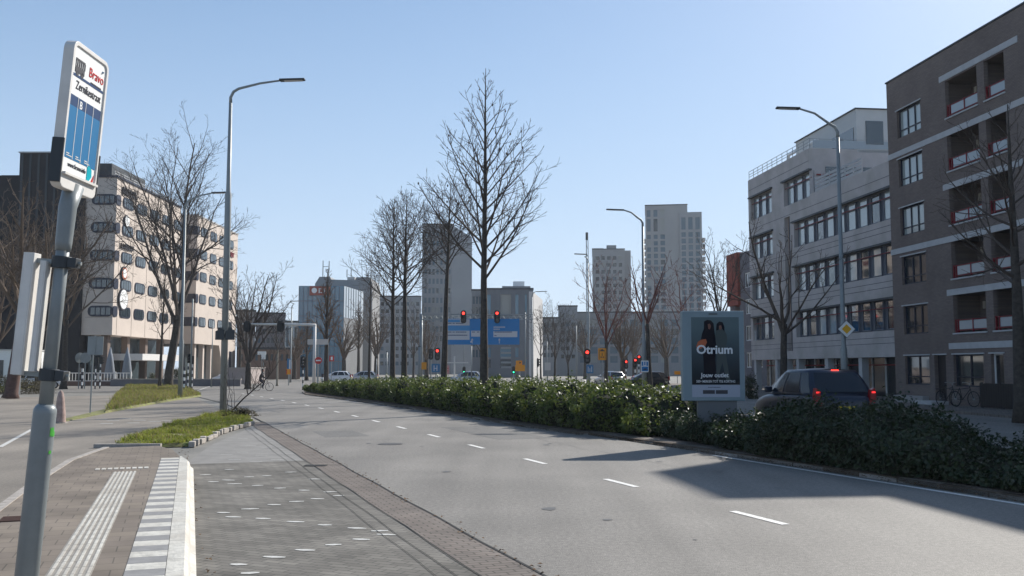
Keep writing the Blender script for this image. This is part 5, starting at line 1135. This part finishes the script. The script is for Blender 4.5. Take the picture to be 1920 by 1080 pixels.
for i, (u, v0, D, r, lab) in enumerate(((786, 650, 97, .16, 'wide pale post beside the main gantry'), (884, 648, 104, .07, 'slim pale post under the left of the tall hedge tree'), (358, 560, 86, .09, 'tall thin steel mast behind the striped posts'), (397, 602, 98, .06, 'thin lone steel pole before the beige wing'), (1081, 610, 100, .07, 'slim pale mast behind the low flats'), (38, 470, 70, .07, 'slim white flag pole at the left edge'), (1026, 640, 120, .06, 'thin pole right of the pale office'), (985, 585, 110, .09, 'grey mast before the pale office corner'), (870, 600, 130, .07, 'distant thin mast left of the tall hedge tree'), (725, 660, 105, .1, 'short pale mast behind the hedge row'), (706, 672, 108, .07, 'short grey mast behind the hedge row'))):
    b = base(u, D); h_ = P(u, v0, D).z; t = thing('pole', lab, 'pole', b); MB().tube([(0, 0, 0), (0, 0, h_)], [r, r*.7], 8).build('shaft', M_steel if i != 5 else M_whitep, t, True); MB().tube([(0, 0, h_), (0, 0, h_+.08)], r*.9, 8).build('cap', M_dsteel, t)
# ---------------------------------------------------------------- fence, walls, parasols, low buildings at the left
f0, f1 = P(100, 690, 106), P(245, 690, 106)
t = thing('railing_fence', 'pale picket railing before the ground floor of the beige tower', 'fence', (f0.x, 106, 0)); Wf = f1.x-f0.x
m = MB().box(0, Wf, -.03, .03, 1.35, 1.45); m.box(0, Wf, -.03, .03, .5, .58)
for i in range(int(Wf/.35)): m.box(i*.35, i*.35+.07, -.02, .02, .4, 1.4)
m.build('pickets', M_offw, t); MB().box(-2, Wf, -.2, .2, 0, .5).build('base_wall', mat('dark_brick', (.12, .08, .07), .9), t)
for i in range(6): MB().box(i*Wf/5.02, i*Wf/5.02+.14, -.06, .06, .5, 1.55).build('post', M_offw, t)
for u, lab in ((206, 'closed grey parasol left of the pair by the beige tower'), (238, 'closed grey parasol right of the pair by the beige tower')):
    b = base(u, 110); t = thing('parasol', lab, 'parasol', b, 0, 'closed parasols on the terrace')
    MB().tube([(0, 0, 0), (0, 0, 3.2)], .06, 6).build('pole', M_steel, t); MB().tube([(0, 0, .8), (.0, 0, 1.1), (0, 0, 3.0), (0, 0, 4.3)], [.5, .62, .35, .05], 10).build('canopy', mat('parasol_cloth', (.2, .22, .25), .9), t, True)
b0, b1 = P(418, 690, 118), P(462, 690, 118)
t = thing('low_wall', 'pinkish sunlit retaining wall beside the farther beige wing', 'wall', (b0.x, 118, 0)); MB().box(0, b1.x-b0.x, 0, 9, 0, P(440, 692, 118).z+.1).build('wall', mat('pink_wall', (.33, .28, .26), .9, var=.1, scale=.5), t); MB().box(-.1, b1.x-b0.x+.1, -.1, 9, 1.9, 2.02).build('coping', M_kerb, t)
t = thing('low_wall', 'low grey brown wall before the left beige wing entrance', 'wall', (P(208, 690, 104).x, 104, 0)); MB().box(0, 14, 0, .4, 0, .7).build('wall', M_greyb, t); MB().box(-.05, 14.05, -.05, .45, .7, .8).build('coping', M_kerb, t)
t = thing('site_cabin', 'low white cabin with dark openings behind the left edge tree', 'cabin', (P(-40, 690, 100).x, 100, 0)); W0 = P(46, 690, 100).x-P(-40, 690, 100).x; zc = P(20, 657, 100).z
MB().box(0, W0, 0, 5, 0, zc).build('body', M_whitep, t)
for x in (.6, 2.2, 3.5, 4.2): MB().box(W0-x-.5, W0-x, -.05, .0, .9, zc-1.0).build('window', M_glass_d, t)
MB().box(-.1, W0+.1, -.12, 5.1, zc, zc+.12).build('roof', M_palec, t)
t = thing('hanging_sign', 'small white box sign above the cabin at the left', 'sign', P(44, 649, 100)); MB().box(-.35, .35, 0, .2, -.35, .35).build('box', M_whitep, t); MB().tube([(0, .3, -3.9), (0, .3, .3)], .05, 6).build('pole', M_steel, t)

# ---------------------------------------------------------------- cars
M_tyre = mat('tyre', (.015, .015, .016), .9); M_cglass = mat('car_glass', (.008, .014, .022), .14, spec=.35); M_rim = mat('rim', (.35, .35, .36), .35, metal=.8)
def car(label, paint, loc, rz, h=1.5, lit=False, wscale=1.0, group=None):
    t = thing('car', label, 'car', loc, rz, group); k = h/1.5
    st = [(0, .76, .42, .80), (.06, .82, .30, .96), (.35, .87, .24, 1.0), (1.0, .89, .22, 1.0), (2.0, .89, .22, .98), (2.9, .88, .22, .95), (3.35, .86, .22, .90), (3.9, .80, .26, .76), (4.15, .66, .38, .60)]
    m = MB(); rings = []
    for y, w_, zb, zt in st:
        zt *= k; rings.append([(-w_*.90, y, zb), (-w_, y, zb+.14), (-w_*1.0, y, (zb+zt)/2+.04), (-w_*.97, y, zt-.05), (-w_*.86, y, zt), (0, y, zt+.02), (w_*.86, y, zt), (w_*.97, y, zt-.05), (w_, y, (zb+zt)/2+.04), (w_, y, zb+.14), (w_*.90, y, zb)])
    n = len(rings[0])
    for r in rings: m.v += r
    for i in range(len(rings)-1):
        for j in range(n): m.f.append((i*n+j, i*n+(j+1) % n, (i+1)*n+(j+1) % n, (i+1)*n+j))
    m.f.append(tuple(range(n-1, -1, -1))); m.f.append(tuple((len(rings)-1)*n+j for j in range(n)))
    body = m.build('body', paint, t, True); sb = body.modifiers.new('s', 'SUBSURF'); sb.levels = 2; sb.render_levels = 2
    # cabin: belt outline -> roof outline
    B_ = [(.12, .80), (.7, .84), (1.7, .85), (2.5, .83), (3.25, .66)]; T_ = [(.62, .60), (1.0, .64), (1.6, .65), (1.95, .62), (2.15, .52)]; zb, zr = .97*k, h
    c = MB(); rows_ = []
    for f in (0, .25, .5, .75, .92, 1.0):
        e = f if f < .9 else (.985 if f < 1 else 1.0)
        rr = []
        for (yb, wb2), (yt, wt) in zip(B_, T_):
            y = yb+(yt-yb)*f; w_ = wb2+(wt-wb2)*(f**1.4); rr.append((-w_, y, zb+(zr-zb)*(1-(1-f)**1.15)))
        rows_.append(rr+[(-p[0], p[1], p[2]) for p in rr[::-1]])
    n = 10
    for r in rows_: c.v += r
    for i in range(len(rows_)-1):
        for j in range(n): c.f.append((i*n+j, i*n+(j+1) % n, (i+1)*n+(j+1) % n, (i+1)*n+j))
    kk = (len(rows_)-1)*n; c.v += [(0, .66, zr+.03), (0, 1.1, zr+.05), (0, 1.6, zr+.05), (0, 1.95, zr+.03), (0, 2.13, zr)]; q = len(c.v)-5
    for j in range(4): c.f.append((kk+j, kk+j+1, q+j+1, q+j)); c.f.append((kk+9-j-1, kk+9-j, q+j, q+j+1))
    cab = c.build('cabin', paint, t, True)
    def on(j0, j1, f0, f1, off):        # quad on the cabin side
        def pt(jf, f):
            j = int(min(jf, 3.999)); u = jf-j; yb = B_[j][0]+(B_[j+1][0]-B_[j][0])*u; wb2 = B_[j][1]+(B_[j+1][1]-B_[j][1])*u; yt = T_[j][0]+(T_[j+1][0]-T_[j][0])*u; wt = T_[j][1]+(T_[j+1][1]-T_[j][1])*u
            return ((wb2+(wt-wb2)*(f**1.4)+off), yb+(yt-yb)*f, zb+(zr-zb)*(1-(1-f)**1.15))
        return pt
    for s_ in (-1, 1):
        for a, b in ((.25, 1.0), (1.12, 2.05), (2.17, 3.4)):
            w_ = MB(); pt = on(0, 0, 0, 0, .012); N = 4
            for i in range(N+1):
                for f in (.06, .45, .86): x, y, z = pt(a+(b-a)*i/N, f); w_.v.append((s_*x, y, z))
            w_.f = [(i*3+j, i*3+j+1, (i+1)*3+j+1, (i+1)*3+j) for i in range(N) for j in range(2)]; w_.build('side_window', M_cglass, t, True)
    def across(idx, off, name, f0=.1, f1=.86, ins=.9):
        w_ = MB()
        for f in (f0, (f0+f1)/2, f1):
            (yb, wb2), (yt, wt) = B_[idx], T_[idx]; y = yb+(yt-yb)*f+off; ww = (wb2+(wt-wb2)*(f**1.4))*ins; z = zb+(zr-zb)*(1-(1-f)**1.15)
            w_.v += [(-ww, y, z), (-ww*.4, y+off*2, z), (ww*.4, y+off*2, z), (ww, y, z)]
        w_.f = [(i*4+j, i*4+j+1, (i+1)*4+j+1, (i+1)*4+j) for i in range(2) for j in range(3)]; return w_.build(name, M_cglass, t, True)
    across(0, -.014, 'rear_window'); across(4, .014, 'windscreen', .08, .9, .96)
    for s_ in (-1, 1):
        m = MB().slab([(s_*.62, .74*k), (s_*.80, .74*k), (s_*.83, .95*k), (s_*.80, 1.12*k), (s_*.70, 1.08*k), (s_*.66, .88*k)], -.02, .14)
        o = m.build('tail_light', mat('tail_lens_dim', (.25, .015, .015), .3), t, bevel=.01)
        if lit: MB().box(s_*.75-.05, s_*.75+.05, -.035, -.015, 1.01*k, 1.04*k).build('lamp', M_tail, o)
        MB().slab([(s_*.45, .55*k), (s_*.64, .52*k), (s_*.66, .68*k), (s_*.5, .70*k)], 3.98, 4.06).build('headlight', M_rim, t)
        m = MB().box(s_*.9-.1, s_*.9+.1, 2.55, 2.68, .98*k, 1.12*k).build('mirror', paint, t, bevel=.03)
        for y in (.78, 3.35):
            wv = MB().tube([(s_*.66, y, .31), (s_*.89, y, .31)], .31, 20).build('wheel', M_tyre, t); MB().tube([(s_*.885, y, .31), (s_*.9, y, .31)], .2, 14).build('rim', M_rim, wv)
    if lit: MB().box(-.09, .09, .50, .54, zr-.02, zr+.005).build('brake_light', M_lred, t)
    MB().box(-.26, .26, -.03, -.0, .62*k, .73*k).build('number_plate', mat('plate_yellow', (.6, .45, .03), .5), t)
    MB().box(-.7, .7, -.05, .1, .36, .52).build('bumper', M_black, t, bevel=.03)
    return t
M_bluecar = mat('dark_blue_paint', (.004, .011, .03), .3, spec=.4, metal=0, coat=.15)
M_whitecar = mat('white_paint', (.7, .7, .7), .25, coat=.8); M_blackcar = mat('black_paint', (.015, .015, .017), .25, coat=.8); M_silver = mat('silver_paint', (.4, .41, .43), .3, metal=.5, coat=.8)
rc = P(1584, 690, 24.4)
car('dark blue tall hatchback with lit brake lights behind the hedge', M_bluecar, (rc.x, 24.4, .12), R(9), 1.78, True)
for u, D, m_, rz, lab, zz_ in ((30, 92, M_whitecar, -60, 'white parked car behind the shrub at the left edge', 0), (457, 122, M_whitecar, 80, 'white car behind the many stemmed tree near the cyclist', 0),
        (660, 128, M_whitecar, 90, 'white car crossing beyond the hedge before the glass office', 0), (708, 130, M_silver, 90, 'pale car beyond the hedge behind the thin masts', 0), (905, 118, M_silver, 85, 'silver car waiting behind the tall hedge tree', 0),
        (1160, 92, M_silver, 20, 'grey parked car behind the hedge near the low red signals', .1), (1250, 88, M_blackcar, 100, 'black parked car left of the advertising panel', .1)):
    b = base(u, D, zz_); car(lab, m_, b, R(rz), 1.5)
# ---------------------------------------------------------------- bicycles, cyclist
def bike(label, loc, rz, col=None):
    t = thing('bicycle', label, 'bicycle', loc, rz); fm = col or M_black
    for x in (0, 1.08):
        m = MB(); N = 24; pts = [(x+.34*cos(2*pi*i/N), 0, .35+.34*sin(2*pi*i/N)) for i in range(N+1)]; wv = m.tube(pts, .02, 6, False).build('wheel', M_tyre, t)
        m = MB()
        for i in range(14): a = 2*pi*i/14; m.tube([(x, .0, .35), (x+.33*cos(a), 0, .35+.33*sin(a))], .003, 3)
        m.tube([(x, -.04, .35), (x, .04, .35)], .03, 8); m.build('spokes', M_steel, wv)
    m = MB()
    for a, b in (((0, 0, .35), (.42, 0, .3)), ((.42, 0, .3), (.28, 0, .85)), ((.28, 0, .82), (0, 0, .35)), ((.42, 0, .3), (.9, 0, .8)), ((.3, 0, .78), (.88, 0, .86)), ((.86, 0, .95), (.93, 0, .72)), ((.93, 0, .72), (1.08, 0, .35))): m.tube([a, b], .018, 6)
    m.build('frame', fm, t); MB().box(.14, .4, -.07, .07, .9, .96).build('saddle', M_black, t, bevel=.02)
    m = MB().tube([(.72, -.28, 1.08), (.82, -.2, 1.1), (.86, 0, 1.06), (.82, .2, 1.1), (.72, .28, 1.08)], .014, 6); m.tube([(.86, 0, .93), (.86, 0, 1.06)], .015, 6); m.build('handlebar', M_steel, t)
    MB().box(-.3, .2, -.07, .07, .76, .79).build('luggage_rack', M_black, t); m = MB().tube([(.42, -.1, .3), (.52, -.12, .2)], .012, 5); m.tube([(.42, .1, .3), (.32, .12, .4)], .012, 5); m.build('crank', M_dsteel, t)
    return t
bk = G(481, 733); bike('bicycle ridden across the junction by the dark dressed cyclist', (bk.x, bk.y, 0), R(3))
def skinned(name, label, nodes, edges, loc, rz, m, cat='person'):
    me = bpy.data.meshes.new(name); me.from_pydata([n[0] for n in nodes], edges, []); o = bpy.data.objects.new(name, me); COL.objects.link(o)
    o.modifiers.new('skin', 'SKIN'); 
    if not me.skin_vertices: 
        bpy.context.view_layer.objects.active = o; bpy.ops.mesh.customdata_skin_add()
    for i, n in enumerate(nodes): me.skin_vertices[0].data[i].radius = (n[1], n[1]); me.skin_vertices[0].data[i].use_root = (i == 0)
    sb = o.modifiers.new('sub', 'SUBSURF'); sb.levels = 1; sb.render_levels = 2; me.materials.append(m)
    o.location = loc; o.rotation_euler = (0, 0, rz)
    return o
N_ = [((.28, 0, 1.0), .15), ((.33, 0, 1.2), .15), ((.42, 0, 1.42), .17), ((.45, 0, 1.52), .07), ((.47, 0, 1.58), .055), ((.49, 0, 1.72), .095), ((.49, 0, 1.80), .07),
      ((.42, .17, 1.43), .07), ((.5, .22, 1.2), .05), ((.68, .2, 1.1), .04), ((.42, -.17, 1.43), .07), ((.5, -.22, 1.2), .05), ((.68, -.2, 1.1), .04),
      ((.3, .1, .95), .1), ((.66, .1, .78), .07), ((.42, .11, .42), .05), ((.54, .12, .36), .035), ((.3, -.1, .95), .1), ((.62, -.1, .62), .07), ((.52, -.11, .28), .05), ((.64, -.12, .22), .035)]
E_ = [(0, 1), (1, 2), (2, 3), (3, 4), (4, 5), (5, 6), (2, 7), (7, 8), (8, 9), (2, 10), (10, 11), (11, 12), (0, 13), (13, 14), (14, 15), (15, 16), (0, 17), (17, 18), (18, 19), (19, 20)]
pe = skinned('person', 'cyclist', N_, E_, (bk.x, bk.y, 0), R(3), mat('dark_clothes', (.02, .02, .03), .9)); tag(pe, 'cyclist in dark clothes riding to the right across the junction', 'person')
MB().sphere((.52, 0, 1.74), .105, 12, 8, (.9, .8, 1.1)).build('face', mat('skin', (.4, .22, .16), .6), pe); MB().sphere((.48, 0, 1.79), .115, 12, 8, (1, .95, .9)).build('hair', M_black, pe)
bkr = V((20.3, 51, 0))+V((sin(R(6.7)), -cos(R(6.7)), 0))*5.9+V((-1.0, -.1, GZ))
bike('dark bicycle parked against the brown flats by the door', bkr, R(-78))
for x_ in (0,):
    cr = bike('second dark bicycle standing just behind the parked one', bkr+V((.45, -.5, 0)), R(-70))
# bare sapling by the tall lamp
sg_ = thing('sapling', 'leafless leaning sapling right of the tall lamp post', 'sapling', G(432, 778)+V((0, 0, .1)))
rg = random.Random(4); m1, m2 = MB(), MB(); pts = [V((0, 0, 0)), V((.5, 0, .55)), V((1.0, .05, 1.0)), V((1.5, .1, 1.45)), V((1.9, .1, 2.0))]; m1.tube(pts, [.035, .03, .024, .016, .008], 6); m1.build('stem', M_bark, sg_)
for k in range(14):
    a = rg.uniform(.15, 1); i = int(a*3.99); q = pts[i].lerp(pts[i+1], a*4-i); grow(m2, q, V((rg.uniform(-.5, .4), rg.uniform(-.4, .4), 1)).normalized(), rg.uniform(.7, 1.7), .014, 2, 3, dict(up=.03, wob=.07, rmin=.007, dens=(0, 2, 2.5, 3), ang=(25, 50), ratio=.45), rg)
for k in range(5): grow(m2, V((-.3+k*.12, 0, 0)), V((rg.uniform(-.35, .05), rg.uniform(-.2, .2), 1)).normalized(), rg.uniform(1.2, 2.2), .013, 2, 3, dict(up=.03, wob=.05, rmin=.007, dens=(0, 2, 1.5, 3), ang=(20, 40), ratio=.3), rg)
m2.build('twigs', M_twig, sg_)
# ---------------------------------------------------------------- worn road details
mb = MB()
for c0, s0, s1, wd in ((9.6, 17, 25, .005),):
    s = s0; c = c0
    while s < s1:
        c2 = c+random.uniform(-.07, .07); mb.add([C(c-wd, s, .005), C(c+wd, s, .005), C(c2+wd, s+.35, .005), C(c2-wd, s+.35, .005)], [(0, 1, 2, 3)]); c = c2; s += .35
for s0 in (): 
    c = 3.45
    while c < 11.3: s2 = s0+random.uniform(-.03, .03); mb.add([C(c, s0-.008, .005), C(c+.4, s2-.008, .005), C(c+.4, s2+.008, .005), C(c, s0+.008, .005)], [(0, 1, 2, 3)]); s0 = s2; c += .4
struct(mb.build('road_crack', mat('crack_sealant', (.075, .07, .068), .6)), 'thin sealed cracks in the asphalt', 'road crack')
p = C(5.5, 24.5, .004); MB().tube([(0, 0, 0), (0, 0, .004)], .32, 24).build('manhole_cover', mat('cast_iron', (.09, .085, .08), .6, metal=.3, var=.2, scale=30), loc=p)
struct(bpy.data.objects['manhole_cover'], 'round iron manhole cover in the left lane', 'manhole cover')
lm = []
for _ in range(1500):
    s = random.uniform(5, 60); c = 12.0+abs(random.gauss(0, .18))-.35; p = C(c, s, .02); 
    if s > 26: continue
    lm.append((p.x, p.y, .02+random.uniform(0, .05)*(c > 12)))
for _ in range(220): p = C(random.choice((3.42, 3.42, .45))+random.gauss(0, .06), random.uniform(6, 30), .012); lm.append((p.x, p.y, .014))
lm = np.array(lm); o = bpy.data.objects.new('leaf_litter', leaves_mesh('leaf_litter', lm, np.tile([0, 0, 3.0], (len(lm), 1)), .05, .03, mat('dead_leaf', (.14, .085, .045), .9))); COL.objects.link(o); tag(o, 'dead leaves and grit gathered along the kerbs', 'litter', kind='stuff')
# ---------------------------------------------------------------- haze
hb_ = MB().box(-1515, 1515, -75, 2515, -1.2, 66).build('haze', bpy.data.materials.new('haze_air')); hm = hb_.data.materials[0]; hm.use_nodes = True; n_ = hm.node_tree
n_.nodes.remove(n_.nodes['Principled BSDF']); pv_ = n_.nodes.new('ShaderNodeVolumePrincipled'); pv_.inputs['Color'].default_value = (.86, .93, 1, 1); pv_.inputs['Density'].default_value = .00022; pv_.inputs['Anisotropy'].default_value = .2
n_.links.new(pv_.outputs[0], n_.nodes['Material Output'].inputs['Volume']); tag(hb_, 'thin bluish air haze over the city', 'haze', kind='stuff')
shrub('shrub', 'small dark bush seen between the advertising panel and the blue car', base(1406, 58, .1), .5, .5, 1.5, 900, L_dkshrub, .12)
tree('bare_tree', 'twiggy brown tree half hidden by the bus stop pole', base(72, 82), hz(385, 82), .28, hz(620, 82), 6, 41, mode='fork', n1=8, dens=(1.0, 1.5, 2.0, 3), rmin=.012, ang1=(14, 44), maxl=4, ratio=.5, mb_c=M_brntwig)
tree('bare_tree', 'brown thicket tree behind the pale board at the left edge', base(-10, 75), hz(400, 75), .25, hz(640, 75), 6, 42, mode='fork', n1=8, dens=(1.0, 1.5, 2.0, 3), rmin=.012, ang1=(14, 48), maxl=4, ratio=.5, mb_c=M_brntwig)
# far trees beyond the junction, copies of three of the trees above
src = [o for o in bpy.data.objects if o.get('category') == 'tree']
def find(t): return [o for o in src if t in o['label']][0]
A1, A2, A3 = find('slender bare tree right'), find('bushy brown bare tree'), find('dense rounded brown tree')
for k, (u, D, pr, sc, lab) in enumerate(((575, 150, A2, 1.0, 'far brown tree left of the blue glass office'), (645, 160, A3, 1.25, 'far bushy tree in front of the sunlit side wall'), (672, 150, A2, 1.05, 'far narrow brown tree right of the glass office'),
    (705, 165, A3, 1.3, 'far tree before the left half of the grey flats'), (775, 150, A1, 1.35, 'far bare tree beside the main gantry post'), (800, 170, A3, 1.3, 'far bushy tree under the wide grey tower block'), (1014, 160, A1, 1.2, 'far tree touching the pale side wall of the office'),
    (1066, 105, A1, .75, 'small forked tree between the slender tree and the near red signal'), (1098, 170, A3, 1.35, 'far brown tree below the lattice mast'), (1250, 150, A3, 1.3, 'far brown tree left of the tiny orange board'), (1190, 190, A3, 1.5, 'far rounded tree behind the three low red signals'),
    (450, 150, A2, 1.0, 'far tree before the long dark low building'), (552, 165, A3, 1.2, 'far tree before the pale grey building'), (905, 165, A1, 1.3, 'far bare tree seen under the blue direction sign'))):
    dup(pr, base(u, D), k*1.3, lab, (sc, sc, sc*(.9+.05*(k % 4))))
M_patch = asphalt('asphalt_repair', (.135, .128, .118), .45, .1)
mb = MB()
for c0, c1, s0, s1 in ((8.6, 10.2, 25, 31), (4.3, 5.6, 27.5, 30.2), (9.9, 10.9, 38, 46), (-4.6, -3.4, 13, 16.5)):
    mb.add([C(c0, s0, .003), C(c1, s0+.05, .003), C(c1-.04, s1, .003), C(c0+.03, s1-.06, .003)], [(0, 1, 2, 3)])
struct(mb.build('repair_patch', M_patch), 'slightly darker rectangular repair patches in the asphalt', 'road patch')
mb = MB(); rg = random.Random(12)
for _ in range(26):
    c, s_ = rg.choice((5.3, 9.5))+rg.gauss(0, .35), rg.uniform(9, 50); p = C(c, s_, .0045); r = rg.uniform(.02, .11); n = 9
    mb.add([p+V((r*rg.uniform(.6, 1.2)*cos(6.283*i/n), r*1.5*rg.uniform(.6, 1.2)*sin(6.283*i/n), 0)) for i in range(n)], [tuple(range(n))])
struct(mb.build('oil_stain', mat('oil_stain', (.1, .095, .088), .55)), 'small dark oil drips down the middle of each lane', 'road stain')
